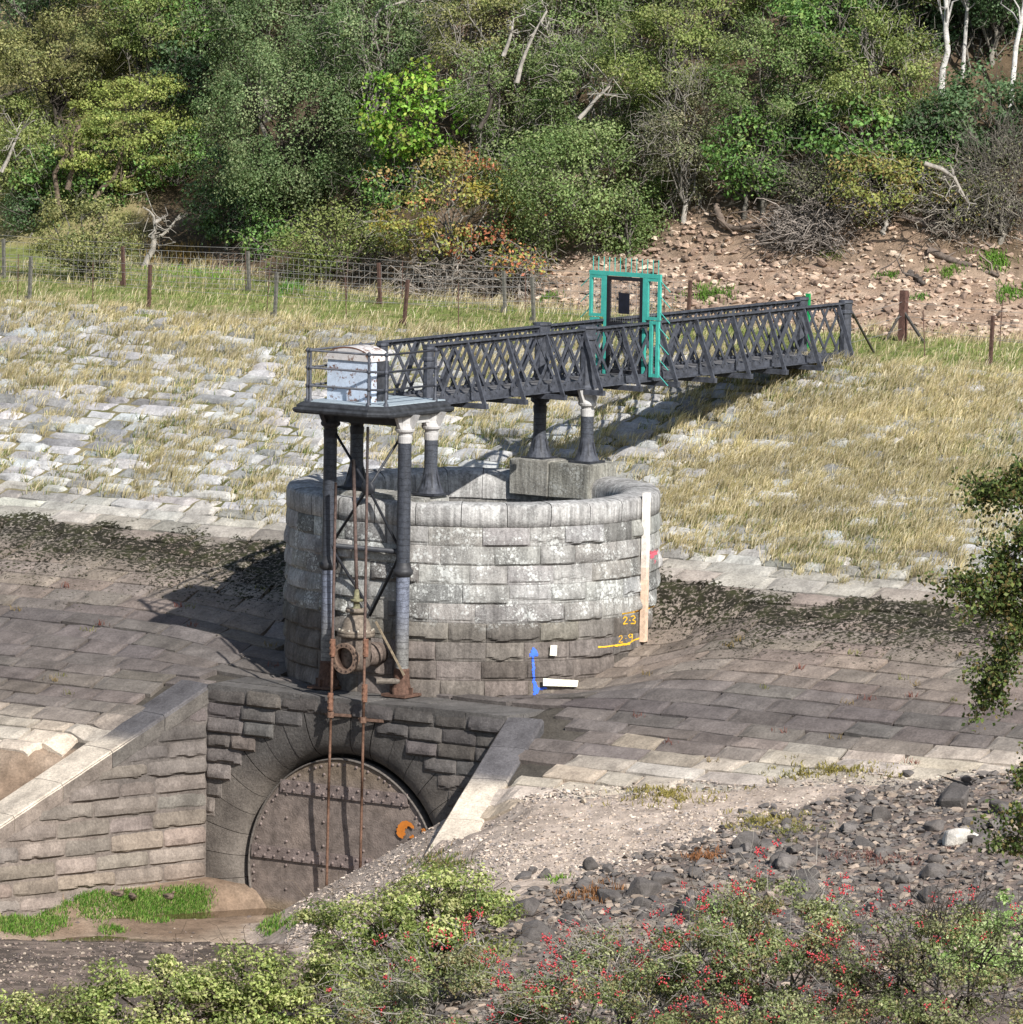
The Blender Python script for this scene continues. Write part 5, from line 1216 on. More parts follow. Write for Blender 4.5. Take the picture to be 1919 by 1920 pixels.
# upper band
T('brown_olive_tree', 'big brownish olive tree in the top left corner', 'tree', 110, 95, 150, 92, 290, 'brownolive', 40, lsize=.058, dens=1.1, twigs=120, bark='dark', group=GB)
T('olive_tree', 'olive tree just right of the top left corner tree', 'tree', 275, 45, 92, 80, 250, 'olive', 41, lsize=.058, group=GB)
T('evergreen_bush', 'blackish green bush in the dark gap left of the large grey green birch', 'bush', 345, 140, 60, 70, 260, 'dark', 42, lsize=.085, group=GB)
T('silver_birch', 'grey green birch at the top just left of centre', 'tree', 500, 50, 130, 92, 290, 'greybirch', 43, lsize=.056, droop=.4, group=GB)
T('silver_birch', 'grey green birch at the top above the bright green maple', 'tree', 700, 70, 130, 96, 300, 'greybirch', 44, lsize=.056, droop=.4, twigs=140, bark='pale', group=GB)
T('hillside_birch', 'brownish birch at the top centre among pale bare branches', 'tree', 900, 55, 120, 88, 280, 'brownolive', 45, lsize=.054, dens=.85, twigs=260, bark='pale', group=GB)
T('hillside_birch', 'green birch at the top just right of centre', 'tree', 1080, 30, 110, 80, 250, 'birch', 46, lsize=.056, twigs=160, bark='pale', group=GB)
for i, (cx, lab) in enumerate([(60, 'dark tree crossing the top edge at the far left'), (230, 'dark tree crossing the top edge above the olive tree'), (420, 'green tree crossing the top edge above the dark gap'), (600, 'green tree crossing the top edge left of centre'), (800, 'green tree crossing the top edge above the bright maple'), (990, 'green tree crossing the top edge at the centre'), (1180, 'green tree crossing the top edge right of centre'), (1360, 'olive tree crossing the top edge above the grey thicket'), (1540, 'green tree crossing the top edge above the rounded olive crown'), (1700, 'green tree crossing the top edge left of the white trunk'), (1870, 'dark green tree crossing the top edge at the far right')]):
    T('hillside_tree', lab, 'tree', cx, -62, 125, 100, 130, ['dark', 'olive', 'green', 'greybirch', 'birch', 'olive', 'birch', 'olive', 'green', 'olive', 'dark'][i], 60 + i, lsize=.065, dens=.9, group=GB)
for i, (cx, cy, lab) in enumerate([(210, 330, 'low undergrowth bush behind the twisting dark stems'), (330, 300, 'undergrowth bush right of the yellow green tree'), (740, 340, 'undergrowth bush below the bright green maple'), (960, 320, 'undergrowth bush between the maple and the full green birch'), (1500, 220, 'undergrowth bush below the rounded olive crown'), (1760, 290, 'undergrowth bush right of the fresh green shrub')]):
    T('undergrowth_bush', lab, 'bush', cx, cy, 84, 60, cy + 62, ['green', 'green', 'green', 'birch', 'dark', 'green'][i], 80 + i, lsize=.08, dens=.8, group=GB)
T('evergreen_bush', 'dark green bush left of the foot of the curving white trunk', 'bush', 1735, 245, 60, 62, 350, 'dark', 34, lsize=.085, group=GB)
for cx, cy, by, lab in [(1700, 40, 230, 'dark tree behind and left of the curving white trunk'), (1840, 50, 230, 'dark tree between the two white trunks at the upper right'), (1560, 50, 240, 'green tree above the gap between the two olive crowns'), (340, 20, 220, 'green tree filling the top gap left of the grey green birches')]:
    T('hillside_tree', lab, 'tree', cx, cy, 110, 90, by, 'dark' if cx > 1600 else 'green', 110 + cx, lsize=.075, dens=.9, dd=2.0 if cx > 1600 else 0.0, group=GB)
# white trunks on the right
def px_path(pts, dref):
    return [atD(px, py, dref) for px, py in pts]
for i, (pts, r_, lab) in enumerate([([(1762, 160), (1768, 130), (1778, 95), (1774, 55), (1776, 20), (1772, -40), (1780, -110)], .075, 'white stemmed birch with a curving trunk at the upper right'), ([(1893, 120), (1906, 85), (1914, 50), (1922, 0), (1930, -80)], .06, 'white stemmed birch leaning at the right edge of the photo'), ([(1805, 45), (1814, 20), (1818, -60)], .05, 'thin white birch stem just right of the curving white trunk')]):
    b = hit(pts[0][0], pts[0][1] + 60); dref = AD(b[0], b[1])[1] - .6
    P_ = px_path(pts, dref); P_[0] = P_[0] + np.array([0, 0, -1.7])
    make_tree('white_birch', lab, 'tree', P_[0], P_[-1] + np.array([0, 0, .6]), (1.3, 1.0, .8), 'birch', 3500, .06, 95 + i, bark='white', trunk_r=r_, trunk_pts=P_, nclump=40, twigs=20, group='white stemmed birches')
# pale and dark stems seen against the leaves
def stem(name, label, pts, dref, r0, r1, bark, seed, twig=0, cat='tree', sub=()):
    rg = np.random.default_rng(seed); P_ = px_path(pts, dref); T_ = thing(name, P_[0], label, cat); mb = MB()
    tube(mb, P_, np.linspace(r0, r1, len(P_)), 8, np.array(BARKS[bark])); obj('trunk', mb, M['bark'], T_, True)
    mb = MB()
    for sp in sub:
        q = px_path(sp, dref + .05); tube(mb, q, np.linspace(r1 * 1.1, .012, len(q)), 6, np.array(BARKS[bark]) * (.8 + .4 * rg.random()))
    for i in range(twig):
        s_ = P_[rg.integers(len(P_) // 2, len(P_))]; tube(mb, bez(s_, s_ + rg.normal(size=3) * np.array([.5, .4, .35]), .05, rg, 6, .15), np.linspace(.014, .005, 6), 4, np.array(BARKS[bark]), False)
    if mb.n: obj('branches', mb, M['bark'], T_)
dl_ = AD(*hit(277, 500)[:2])[1]
stem('dead_trunk', 'pale crooked leafless trunk standing on the bank behind the fence at the left', [(272, 500), (278, 482), (287, 468), (289, 452), (286, 440), (292, 430), (290, 418), (302, 410)], dl_, .075, .035, 'pale', 5, 14, sub=[[(289, 445), (305, 440), (318, 428), (330, 412), (340, 398)], [(290, 420), (288, 405), (280, 395), (268, 388)], [(330, 412), (345, 405), (356, 392)]])
dl_ = AD(*hit(150, 405)[:2])[1] - .7
for k, (pts, sub, lb) in enumerate([([(110, 392), (107, 360), (102, 325), (118, 300), (132, 278), (140, 250), (150, 235)], [[(132, 278), (128, 262), (120, 250)]], 'leftmost dark twisting stem under the yellow green tree'), ([(127, 355), (132, 330), (142, 300), (134, 282), (138, 262)], [[(142, 312), (160, 302), (168, 285), (182, 275)]], 'dark stem forking in the middle under the yellow green tree'), ([(178, 372), (196, 348), (215, 330), (226, 300), (232, 262)], [[(205, 340), (226, 336), (250, 328), (258, 312)]], 'rightmost dark slanting stem under the yellow green tree')]):
    stem('twisting_stem', lb, pts, dl_ - .1 * k, .065, .035, 'brown', 50 + k, 5, sub=sub)
for k, (px, py, pts, lb) in enumerate([(985, 250, [(970, 155), (978, 120), (990, 88), (1002, 62), (1015, 40), (1026, 20)], 'pale sloping birch stem high in the centre'), (940, 210, [(944, 105), (952, 85), (960, 60), (962, 45)], 'short pale birch stem just left of the sloping stem'), (920, 300, [(900, 240), (915, 215), (922, 185), (916, 160), (918, 120)], 'dark birch stem in the gap above the maple'), (1090, 290, [(1086, 222), (1100, 208), (1114, 190), (1130, 174), (1145, 160)], 'bare pale limb in the middle of the wide birch crown'), (1750, 360, [(1734, 306), (1765, 316), (1790, 332), (1800, 352), (1815, 380)], 'bleached bent limb hanging out of the yellowing shrub on the right'), (40, 190, [(-8, 184), (35, 170), (70, 158), (95, 150), (130, 146)], 'dark horizontal limb of the top left tree'), (20, 330, [(2, 322), (14, 300), (24, 275), (32, 256)], 'bleached broken stem at the left edge'), (710, 90, [(700, 82), (703, 60), (706, 30), (716, 14), (760, 2)], 'pale thin stem near the top left of centre')]):
    b = hit(px, py); stem('bare_limb', lb, pts, AD(b[0], b[1])[1] - 2.6, .05, .022, 'dark' if k in (2, 5) else 'pale', 60 + k, 8, cat='branch')

# ------------------------------------------------------------------ driftwood and brush on the far bank
rng = np.random.default_rng(101)
def onground(px, py, up=0.0):
    p = hit(px, py); return p + np.array([0, 0, up])
def drift(label, pts, r0, r1, col, tw, seed, name='driftwood_log'):
    rg = np.random.default_rng(seed); P_ = [onground(px, py, up) for px, py, up in pts]; T_ = thing(name, P_[0], label, 'driftwood'); mb = MB()
    t_ = np.linspace(0, 1, 3 * len(P_)); ii = np.linspace(0, len(P_) - 1, 3 * len(P_)); Q = np.stack([np.interp(ii, np.arange(len(P_)), np.array(P_)[:, k]) for k in range(3)], -1) + rg.normal(size=(3 * len(P_), 3)) * .02
    tube(mb, Q, np.linspace(r0, r1, len(Q)) * (.85 + .3 * rg.random(len(Q))), 8, np.array(col)); obj('log', mb, M['bark'], T_, True)
    mb = MB()
    for i in range(tw):
        s_ = Q[rg.integers(1, len(Q))]; e = s_ + np.array([rg.normal() * .6, rg.normal() * .5, abs(rg.normal()) * .22]); tube(mb, bez(s_, e, .12, rg, 6, .13), np.linspace(.02, .006, 6), 4, np.array(col) * (.7 + .9 * rg.random()), False)
    if tw: obj('branches', mb, M['bark'], T_)
drift('thick curving driftwood root on the stones below the lone green bush', [(1342, 408, .25), (1356, 432, .12), (1390, 440, .1), (1425, 432, .12), (1440, 450, .1), (1470, 468, .08)], .075, .05, (.16, .125, .1), 14, 1)
drift('long dark driftwood log lying on the stones at the right', [(1740, 478, .1), (1780, 492, .07), (1830, 508, .06), (1872, 522, .05)], .08, .035, (.15, .12, .1), 6, 2)
drift('fallen branch under the yellowing shrub at the right', [(1690, 420, .2), (1730, 430, .16), (1760, 446, .12), (1800, 458, .1)], .07, .04, (.13, .105, .09), 10, 3)
drift('small dark driftwood stump on the stones left of the long log', [(1708, 518, .05), (1722, 528, .06), (1732, 535, .05)], .06, .04, (.1, .085, .075), 3, 4)
def brush(label, px, py, rx, ry, n, col, seed, hgt=.5, name='brushwood_pile', ground=True):
    rg = np.random.default_rng(seed); b = onground(px, py + ry); T_ = thing(name, b, label, 'brushwood'); mb = MB()
    for i in range(n):
        s_ = onground(px + rx * rg.uniform(-1, 1), py + ry * rg.uniform(-1, 1), .02 + hgt * rg.random() ** 2); L = .3 + .7 * rg.random()
        dv = np.array([rg.normal(), rg.normal() * .7, rg.normal() * .28]); e = s_ + nrm(dv) * L; e[2] = max(e[2], float(H(e[0], e[1], False)) + .02)
        tube(mb, bez(s_, e, .1 * rg.random(), rg, 6, .12), np.linspace(.013, .005, 6), 3, np.array(col) * (.5 + 1.0 * rg.random()), False)
    obj('twigs', mb, M['bark'], T_)
brush('grey brushwood pile heaped beside the thick driftwood root', 1510, 452, 60, 26, 330, (.23, .20, .175), 1)
brush('tangle of grey twigs on the bank between the green bush and the yellowing shrub', 1570, 385, 70, 40, 330, (.22, .19, .17), 2, .6)
brush('tangle of pale twigs at the right below the bare thicket', 1815, 420, 80, 36, 330, (.24, .215, .18), 3, .7)
brush('tangle of dead branches under the maple behind the netting fence', 880, 540, 130, 22, 520, (.23, .2, .17), 4, .6)
brush('dead branches in the shade under the drooping birch behind the fence', 620, 515, 90, 14, 160, (.15, .125, .1), 5, .4)
brush('dry twigs below the small birch crown on the stones behind the gate', 1000, 440, 50, 30, 120, (.25, .215, .18), 6, .5)

# ------------------------------------------------------------------ rocks, boulders and loose stones
def rock_mesh(seed, name, col, flat=.7, npt=22, mat='rock'):
    rg = np.random.default_rng(seed); bm = bmesh.new()
    for i in range(npt):
        v = rg.normal(size=3); v /= np.linalg.norm(v); v *= np.array([1.15, .85, flat]) * (.75 + .35 * rg.random()); bm.verts.new(tuple(v))
    bmesh.ops.convex_hull(bm, input=list(bm.verts)); 
    for vv in [q for q in bm.verts if not q.link_faces]: bm.verts.remove(vv)
    bmesh.ops.bevel(bm, geom=list(bm.edges), offset=.06, segments=1, affect='EDGES'); bmesh.ops.triangulate(bm, faces=list(bm.faces))
    bm.verts.index_update(); v = np.array([q.co[:] for q in bm.verts]); t_ = np.array([[q.index for q in f.verts] for f in bm.faces]); bm.free()
    v = v + .04 * (np.stack([vn(v[:, 0] * 4 + seed, v[:, 1] * 4, v[:, 2] * 4 + 9 * k) for k in range(3)], -1) - .5)
    return v, t_
RV = [rock_mesh(300 + k, 'r', None, [.55, .7, .85, .6][k % 4], 16 + k) for k in range(10)]
RM = {}
def rock_me(k, key, col):
    if (k, key) not in RM:
        mb = MB(); mb.add(RV[k][0], None, RV[k][1], np.array(col)); RM[(k, key)] = mb.mesh('rock', M['rock'])
    return RM[(k, key)]
def place_rock(name, p, s, k, key, col, label, group, rg, sink=.3, cat='rock', rz=None):
    o = bpy.data.objects.new(name, rock_me(k, key, col)); COL.objects.link(o)
    o.scale = tuple(s * np.array([1, 1, 1]) * (1 + .15 * rg.normal(size=3))); o.rotation_euler = (.2 * rg.normal(), .2 * rg.normal(), rg.random() * 6.28 if rz is None else rz)
    o.location = (p[0], p[1], p[2] + s * (.55 - sink)); ORG[o.name] = np.array(p); tag(o, label, cat, group); return o
DKR = (.118, .107, .10)
rg = np.random.default_rng(9)
for (px, py, s, lab, col) in [(1790, 1510, .36, 'largest dark boulder in the stones at the right', DKR), (1890, 1528, .24, 'dark boulder right beside the largest boulder', DKR), (1795, 1580, .26, 'white flat boulder lying among the dark rocks', (.55, .52, .47)), (975, 1715, .27, 'dark square boulder just above the yellow green bush', DKR), (1100, 1668, .17, 'rounded dark boulder at the edge of the sand', DKR), (1215, 1680, .25, 'angular dark boulder with a flat top above the berry bushes', DKR), (1140, 1690, .18, 'pair mate of the angular boulder, lower and left of it', DKR), (1300, 1720, .30, 'smooth dark boulder half hidden by the berry bush', DKR), (1070, 1735, .2, 'dark boulder between the yellow green bush and the berry bush', DKR), (1000, 1765, .24, 'dark flat boulder at the right edge of the yellow green bush', DKR), (1400, 1590, .22, 'dark boulder with a pale stone leaning at its left', DKR), (1510, 1650, .22, 'dark boulder above the middle berry bush', DKR), (1020, 1482, .05, 'small round dark stone on the paving edge', (.08, .075, .07)), (1095, 1503, .06, 'pale cobble lying alone on the gravel', (.5, .42, .32))]:
    p = onground(px, py); s = s * (1.45 if s > .1 else 1.2); place_rock('boulder', p, s, rg.integers(0, 10), str(col), col, lab, 'named boulders on the gravel', rg, .35)
# field of dark rocks on the near right
cnt = 0
while cnt < 230:
    px, py = rg.uniform(960, 1930), rg.uniform(1440, 1800); ln_ = np.interp(px, [900, 1100, 1300, 1500, 1700, 1919], [1650, 1600, 1545, 1490, 1455, 1430])
    if py < ln_ - 10 + 40 * rg.random(): continue
    p = onground(px, py); s = .07 + .17 * rg.random() ** 2.0
    place_rock('dark_rock', p, s, rg.integers(0, 10), 'dk%d' % (cnt % 3), np.array(DKR) * [.85, 1.05, 1.35][cnt % 3], 'dark angular rock on the rocky slope at the lower right', 'dark rocks of the lower right slope', rg, .35); cnt += 1
cnt = 0
while cnt < 150:
    px, py = rg.uniform(1160, 1930), rg.uniform(432, 625); top = np.interp(px, [1160, 1300, 1500, 1700, 1919], [470, 440, 480, 505, 520])
    if py < top or py > np.interp(px, [1160, 1500, 1919], [575, 600, 600]) or rg.random() < (px - 1300) / 900.: continue
    p = onground(px, py); s = .05 + .10 * rg.random() ** 2
    place_rock('brown_stone', p, s, rg.integers(0, 10), 'br%d' % (cnt % 3), np.array([.24, .175, .135]) * [.8, 1.05, 1.35][cnt % 3], 'brown flat stone on the far stony bank behind the footbridge', 'brown stones of the far bank', rg, .3); cnt += 1
def rubble(name, regions, smin, smax, pal, label, seed):
    rg = np.random.default_rng(seed); mb = MB(); pal = np.array(pal)
    base = []
    for k in range(6):
        bm = bmesh.new()
        for i in range(9):
            v = rg.normal(size=3); v /= np.linalg.norm(v); v *= np.array([1.1, .8, .55]); bm.verts.new(tuple(v))
        bmesh.ops.convex_hull(bm, input=list(bm.verts)); [bm.verts.remove(q) for q in list(bm.verts) if not q.link_faces]; bmesh.ops.triangulate(bm, faces=list(bm.faces)); bm.verts.index_update()
        base.append((np.array([q.co[:] for q in bm.verts]), np.array([[q.index for q in f.verts] for f in bm.faces]))); bm.free()
    for (a0, a1, d0, d1, n, fn) in regions:
        a_, d_ = rg.uniform(a0, a1, n), rg.uniform(d0, d1, n); x_, y_ = XY(a_, d_); k_ = fn(a_, d_, x_, y_) > rg.random(n); x_, y_ = x_[k_], y_[k_]
        z_ = H(x_, y_); m_ = len(x_); s_ = smin + (smax - smin) * rg.random(m_) ** 2.6; yw = rg.random(m_) * 6.283; kk = rg.integers(0, 6, m_); cc = pal[rg.integers(0, len(pal), m_)] * (.75 + .5 * rg.random((m_, 1)))
        for k in range(6):
            j = np.nonzero(kk == k)[0]
            if not len(j): continue
            v, f = base[k]; cs_, sn = np.cos(yw[j])[:, None], np.sin(yw[j])[:, None]
            V = np.stack([v[None, :, 0] * cs_ - v[None, :, 1] * sn, v[None, :, 0] * sn + v[None, :, 1] * cs_, np.repeat(v[None, :, 2], len(j), 0)], -1) * s_[j][:, None, None] + np.stack([x_[j], y_[j], z_[j] + s_[j] * .15], -1)[:, None]
            mb.add(V.reshape(-1, 3), None, (np.arange(len(j))[:, None, None] * len(v) + f[None]).reshape(-1, 3), np.repeat(cc[j], len(v), 0))
    tag(obj(name, mb, M['stones']), label, 'stones', kind='stuff')
def g_on(a, d, x, y): return (gravel_h(a, d, y) > H(x, y, False) - .03) * 1.0
dlf = lambda a: np.interp(a, DLA, DLD)
rubble('gravel', [(-3, 10.5, -15, -4.5, 60000, lambda a, d, x, y: g_on(a, d, x, y) * sst(-1.2, .2, d - dlf(a)) * (.25 + .75 * sst(.35, .6, fbm(x * .5, y * .5, 3., 3))))], .012, .055, [(.46, .38, .31), (.38, .31, .25), (.54, .46, .38), (.3, .25, .22), (.25, .22, .2)], 'pale gravel spread over the bank right of the wing wall', 1)
rubble('dark_rubble', [(-2, 14, -26, -8, 36000, lambda a, d, x, y: g_on(a, d, x, y) * sst(.8, -.6, d - dlf(a)))], .02, .12, [(.13, .115, .105), (.17, .15, .132), (.21, .175, .145), (.3, .24, .19), (.1, .09, .085)], 'dark broken rubble covering the slope at the lower right', 2)
rubble('bank_stones', [(1.0, 14, 8, 30, 26000, lambda a, d, x, y: ((d - np.interp(a, BLA, BLD)) > -.1) * ((d - np.interp(a, BLA, BLD)) < 5) * 1.0)], .02, .13, [(.36, .26, .19), (.44, .33, .25), (.28, .2, .15), (.5, .4, .31), (.24, .175, .135)], 'pale broken stones covering the far bank behind the footbridge', 3)
rubble('near_bank_stones', [(-9.5, -1, -22, -9.2, 9000, lambda a, d, x, y: (.35 + .65 * (fbm(x, y, 1., 2) > .5))), (-9, -3.6, -8.4, -2.5, 500, lambda a, d, x, y: (y < HWY - .3) * (x > CXL - (HWY - y) * T15 + .2) * .5), (-9.5, -6.2, -9, -4, 500, lambda a, d, x, y: (y < -6.8) * (x < CXL - (HWY - y) * T15 - .8) * .7)], .015, .06, [(.14, .11, .095), (.2, .155, .13), (.11, .09, .08), (.34, .28, .22)], 'small stones on the mud and dark bank at the lower left', 4)

# ------------------------------------------------------------------ fences
RST = (.085, .05, .04); GRY = (.12, .115, .1)
def fence(name, label, posts, rods, wires, hp=.98, net=None, braces=(), pc=RST):
    """posts and rods are given by the foot's place; wires run from post to post"""
    P_ = [atZ(px, py, ZC) for px, py in posts]
    for i, p in enumerate(P_): p[2] = float(H(p[0], p[1], False))
    T_ = thing(name, P_[0], label, 'fence'); rg = np.random.default_rng(len(label))
    for i, p in enumerate(P_):
        mb = MB(); tl = np.array([.05 * rg.normal(), .03 * rg.normal(), 0]); c_ = np.array(pc if (i % 2 == 0 or braces) else GRY); wd = .13 if braces and i == 1 else .06
        bar(mb, p - np.array([0, 0, .1]), p + np.array([0, 0, hp]) + tl, wd, wd, up=(0, 1, 0), c=c_)
        if not braces: bar(mb, p + np.array([-.07, -.02, 0]), p + np.array([-.05, -.02, .12]), .05, .05, up=(0, 1, 0), c=c_ * .8)
        obj('post', mb, M['rust'], T_)
    for (i, q0, q1) in braces:
        p = P_[i]; e = atZ(q0, q1, ZC); mb = MB(); bar(mb, p + np.array([0, 0, hp * .62]), e, .045, .045, c=(.06, .055, .05)); obj('brace', mb, M['rust'], T_)
    for px, py in rods:
        p = atZ(px, py, ZC); p[2] = float(H(p[0], p[1], False)); mb = MB(); tube(mb, [p, p + np.array([.04 * rg.normal(), 0, .92])], .012, 4, RST); obj('rod', mb, M['rust'], T_)
    for k, h_ in enumerate(wires):
        mb = MB()
        for p, q in zip(P_[:-1], P_[1:]): tube(mb, bez(p + np.array([0, 0, h_]), q + np.array([0, 0, h_]), -.015, rg, 6, 0), .0045, 3, (.24, .23, .22), False)
        obj('wire', mb, M['wire'], T_)
    if net:
        mb = MB()
        for p, q in zip(P_[:-1], P_[1:]):
            L = np.linalg.norm(q - p); n_ = max(2, int(L / .16)); 
            for i in range(n_): 
                s_ = p + (q - p) * (i / n_); wv_ = .02 * rg.normal(); tube(mb, [s_ + np.array([0, 0, .03]), s_ + np.array([wv_, wv_, .4]), s_ + np.array([0, 0, .80])], .0038, 3, (.27, .26, .25), False)
            for h_ in (.05, .15, .26, .38, .52, .66, .80): tube(mb, bez(p + np.array([0, 0, h_]), q + np.array([0, 0, h_]), -.01, rg, 5, 0), .0042, 3, (.27, .26, .25), False)
        obj('netting', mb, M['wire'], T_)
    return T_
fence('wire_fence', 'low wire fence of rusty and grey iron posts along the left embankment crest', [(-180, 556), (55, 566), (279, 582), (515, 597), (757, 611), (1002, 606)], [(33, 560), (174, 575), (500, 590), (650, 603), (860, 618)], (.45, .75, .93), .93)
fence('netting_fence', 'rusty netting fence at the foot of the wooded bank on the left', [(-170, 508), (8, 522), (233, 537), (468, 547), (714, 570), (948, 586), (1290, 604)], [(460, 545), (650, 562), (755, 572), (985, 590), (1245, 600)], (.92,), .85, True)
fence('wire_fence', 'wire fence with a braced brown strainer post to the right of the footbridge', [(1590, 668), (1692, 640), (1980, 668)], [(1545, 628), (1875, 650)], (.25, .5, .78), 1.0, braces=[(1, 1660, 640), (1, 1735, 645)], pc=(.1, .055, .045))
fence('wire_fence', 'grey iron stake fence standing nearest at the right edge of the crest', [(1857, 686), (2150, 712)], [(1735, 672)], (.5, .85), .95)
fence('hill_fence', 'pale wire fence climbing the grassy mound at the far left', [(-120, 385), (-10, 430), (97, 462)], [], (.3, .55, .8, .95), 1.0, pc=(.36, .35, .32))
T_ = thing('stay_rod', atZ(1640, 662, ZC), 'thin dark stay sloping down to the grass from the end of the footbridge', 'stay'); mb = MB(); bar(mb, (.62, YB + .05, 5.85), atZ(1640, 662, ZC), .035, .035, c=(.04, .04, .04)); obj('bar', mb, M['iron2'], T_)

# ------------------------------------------------------------------ ducks on the grass below the left wing wall
def duck(px, py, rz, label, seed):
    p = onground(px, py); rg = np.random.default_rng(seed); T_ = thing('duck', p, label, 'duck', 'ducks resting below the wing wall')
    c_, s_ = math.cos(rz), math.sin(rz); tr = lambda V: p + np.stack([V[:, 0] * c_ - V[:, 1] * s_, V[:, 0] * s_ + V[:, 1] * c_, V[:, 2]], -1)
    mb = MB(); t_ = np.linspace(0, 1, 14); A = np.linspace(0, 2 * math.pi, 15)[:-1]
    rx = np.array([.004, .022, .038, .052, .062, .068, .068, .062, .05, .036, .03, .032, .028, .006]); xc = np.array([-.15, -.13, -.105, -.075, -.04, 0, .035, .065, .085, .092, .09, .088, .1, .125]); zc = np.array([.085, .08, .07, .066, .064, .065, .068, .074, .085, .105, .125, .14, .148, .148])
    V = np.array([[xc[i], rx[i] * math.cos(q), zc[i] + rx[i] * .85 * math.sin(q)] for i in range(14) for q in A])
    cc = np.array([.16, .12, .09]) * (.5 + 1.1 * vn(V[:, 0] * 60, V[:, 1] * 60, V[:, 2] * 60))[:, None]; cc[V[:, 2] < .05] *= 1.7
    i, j = np.meshgrid(np.arange(13), np.arange(14), indexing='ij'); q_ = np.stack([i * 14 + j, i * 14 + (j + 1) % 14, (i + 1) * 14 + (j + 1) % 14, (i + 1) * 14 + j], -1).reshape(-1, 4)
    mb.add(tr(V), q_, c=cc); obj('body', mb, M['bark'], T_, True)
    for sg in (-1, 1):
        mb = MB(); ww = np.array([[.05, .062, .085], [.0, .074, .095], [-.06, .06, .1], [-.14, .02, .1], [-.05, .066, .06], [.03, .068, .062]]) * np.array([1, sg, 1]); mb.add(tr(ww), None, [[0, 1, 5], [1, 4, 5], [1, 2, 4], [2, 3, 4]], (.07, .055, .045)); obj('wing', mb, M['bark'], T_)
    mb = MB(); b_ = np.array([[.115, .014, .15], [.115, -.014, .15], [.165, 0, .14], [.115, 0, .135]]); mb.add(tr(b_), None, [[0, 1, 2], [1, 3, 2], [3, 0, 2]], (.3, .22, .05)); obj('bill', mb, M['paint'], T_)
duck(222, 1683, .6, 'brown duck resting on the grass, leftmost of the three', 1)
duck(248, 1688, 2.6, 'dark mottled duck in the middle of the three on the grass', 2)
duck(316, 1688, .2, 'dark striped duck resting apart on the right of the other two', 3)

# ------------------------------------------------------------------ near bushes and the branch hanging in from the right
def fore(name, label, cat, cx, cy, rx, ry, dd, pal, seed, lsize, dens, **kw):
    c = atD(cx, cy, dd); sc = (128.5 + dd) / FPX; R_ = np.array([rx * sc, rx * sc * .6, ry * sc]); b = c.copy(); b[2] = float(H(c[0], c[1], False))
    area = R_[0] * R_[2]
    return make_tree(name, label, cat, b, c, R_, pal, int(8500 * dens * area * (.05 / lsize) ** 1.7), lsize, seed, nclump=int(34 * area + 30), **kw)
GF = 'bushes in the foreground'
fore('leafy_shrub', 'pale yellow green shrub in the middle of the foreground, highest of the near bushes', 'shrub', 760, 1755, 220, 112, -22, 'fore', 201, .062, 1.7, cr=.25, bark='brown', twigs=160, fill=.3, group=GF)
fore('leafy_shrub', 'yellow green shrub top rising against the gravel just below the sand', 'shrub', 840, 1685, 110, 56, -21, 'fore', 202, .062, 1.6, cr=.22, bark='brown', twigs=60, fill=.3, group=GF)
fore('leafy_shrub', 'yellow green shrub at the bottom left of the foreground', 'shrub', 290, 1885, 200, 88, -24, 'fore', 203, .062, 1.7, cr=.25, bark='brown', twigs=120, fill=.3, group=GF)
fore('leafy_shrub', 'yellow green shrub in the bottom left corner of the photo', 'shrub', 60, 1925, 140, 66, -24.5, 'fore', 204, .062, 1.7, cr=.24, bark='brown', twigs=80, fill=.3, group=GF)
fore('leafy_shrub', 'yellow green shrub low in the foreground between the corner shrubs and the berry bush', 'shrub', 520, 1870, 190, 96, -24, 'fore', 205, .062, 1.7, cr=.25, bark='brown', twigs=120, fill=.3, group=GF)
fore('hawthorn_bush', 'grey twigged hawthorn with red berries left of centre at the bottom edge', 'bush', 850, 1890, 230, 112, -27, 'haw', 206, .048, 1.3, cr=.25, bark='pale', twigs=420, berries=(1250, .017), fill=.25, group=GF)
fore('hawthorn_bush', 'grey twigged hawthorn with clustered red berries at the bottom centre', 'bush', 1160, 1890, 210, 120, -28, 'haw', 207, .048, 1.3, cr=.25, bark='pale', twigs=420, berries=(1250, .017), fill=.25, group=GF)
fore('hawthorn_bush', 'tallest hawthorn full of red berries right of centre in the foreground', 'bush', 1450, 1810, 210, 160, -28, 'haw', 208, .05, 1.5, cr=.26, bark='pale', twigs=420, berries=(1600, .017), fill=.25, group=GF)
fore('hawthorn_bush', 'dark twiggy hawthorn with few berries at the lower right', 'bush', 1760, 1850, 200, 150, -29, 'haw', 209, .048, .9, cr=.26, bark='dark', twigs=700, berries=(500, .016), fill=.25, group=GF)
fore('hawthorn_bush', 'low hawthorn spray with red berries reaching up to the dark boulders', 'bush', 1180, 1800, 120, 62, -26.5, 'haw', 210, .046, .8, cr=.2, bark='pale', twigs=200, berries=(300, .016), group=GF)
fore('hawthorn_bush', 'hawthorn along the very bottom edge below the tallest berry bush', 'bush', 1480, 1960, 260, 90, -30, 'haw', 213, .048, 1.4, cr=.25, bark='dark', twigs=300, berries=(500, .016), fill=.25, group=GF)
fore('pale_leaf_bush', 'bright pale green bush in the lower right corner behind the dark hawthorn twigs', 'bush', 1880, 1800, 120, 125, -24, 'pale', 211, .066, 1.2, cr=.26, bark='brown', twigs=40, fill=.3, group=GF)
fore('pale_leaf_bush', 'pale green sprig standing among the berry bushes in the middle', 'bush', 1360, 1740, 66, 62, -26, 'pale', 212, .055, .9, cr=.2, bark='brown', twigs=30, group=GF)
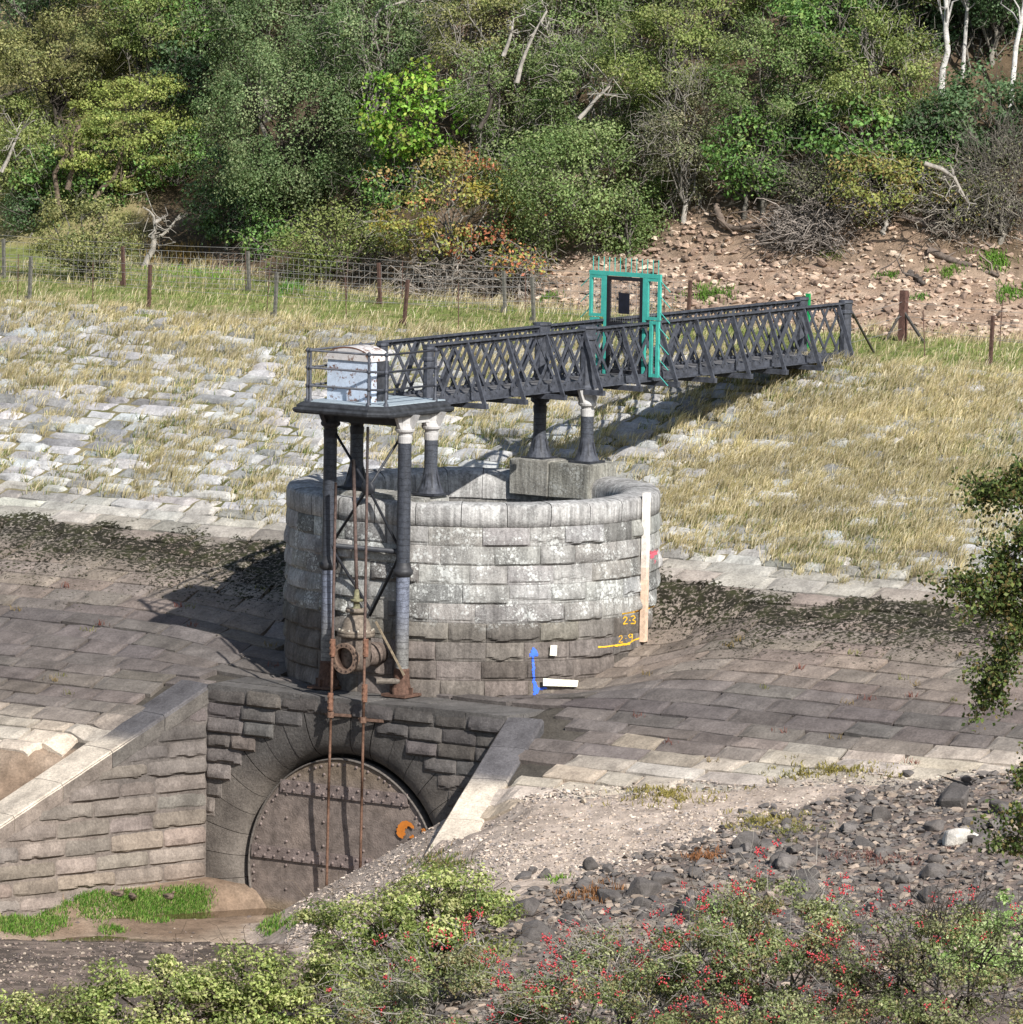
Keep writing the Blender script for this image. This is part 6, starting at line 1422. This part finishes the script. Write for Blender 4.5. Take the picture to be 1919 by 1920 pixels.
# overhanging tree at the right: its trunk stands outside the picture
rg = np.random.default_rng(400); dd = -44.0
tb = atD(2250, 1400, dd); tb[2] = -2.2; tt = atD(2240, 600, dd)
TT = thing('overhanging_tree', tb, 'leafy branch of a near tree hanging into the picture at the right edge', 'tree')
mb = MB(); tube(mb, bez(tb, tt, 0, rg, 9, .02), np.linspace(.2, .1, 9), 10, (.12, .1, .08)); obj('trunk', mb, M['bark'], TT, True)
paths = [[(2240, 700), (2080, 840), (1960, 960), (1880, 1060), (1800, 1100)], [(2240, 760), (2060, 880), (1940, 900), (1850, 930)], [(2240, 800), (2060, 980), (1960, 1120), (1900, 1210), (1850, 1290)], [(2240, 900), (2080, 1020), (1960, 1060), (1870, 1140)], [(2240, 1250), (2080, 1380), (1980, 1480), (1915, 1540), (1905, 1600)], [(2240, 1200), (2060, 1330), (1960, 1400), (1910, 1440)]]
mb = MB(); ml = MB(); pc = np.array(PAL['spray'])
for pi, pth in enumerate(paths):
    P_ = np.array([atD(px, py, dd + .25 * rg.normal()) for px, py in pth]); ii = np.linspace(0, len(P_) - 1, 16); Q = np.stack([np.interp(ii, np.arange(len(P_)), P_[:, k]) for k in range(3)], -1) + rg.normal(size=(16, 3)) * .02
    tube(mb, Q, np.linspace(.035, .006, 16), 6, (.1, .085, .07))
    for k in range(70 if pi < 4 else 24):
        s_ = Q[min(15, int(5 + 11 * rg.random()))]; e = s_ + rg.normal(size=3) * np.array([.22, .2, .2]) + np.array([0, 0, -.05]); tw_ = bez(s_, e, 0, rg, 5, .1); tube(mb, tw_, np.linspace(.007, .003, 5), 3, (.09, .075, .06), False)
        n_ = 60; P = tw_[rg.integers(1, 5, n_)] + rg.normal(size=(n_, 3)) * .07
        leaves(ml, P, .058, np.array([0, 0, .5]), pc[rg.integers(0, 5, n_)] * (.6 + .8 * rg.random((n_, 1))), rg, .7)
cr_ = tt + np.array([0, 0, .6]); n_ = 6000; g_ = rg.normal(size=(n_, 3)); g_ /= np.linalg.norm(g_, axis=1)[:, None]
leaves(ml, cr_ + g_ * (rg.random((n_, 1)) ** .4) * np.array([1.1, 1.1, 1.0]), .06, g_ + np.array([0, 0, .6]), pc[rg.integers(0, 5, n_)] * (.6 + .8 * rg.random((n_, 1))), rg, .7)
obj('branches', mb, M['bark'], TT, True); obj('foliage', ml, M['leaf'], TT)
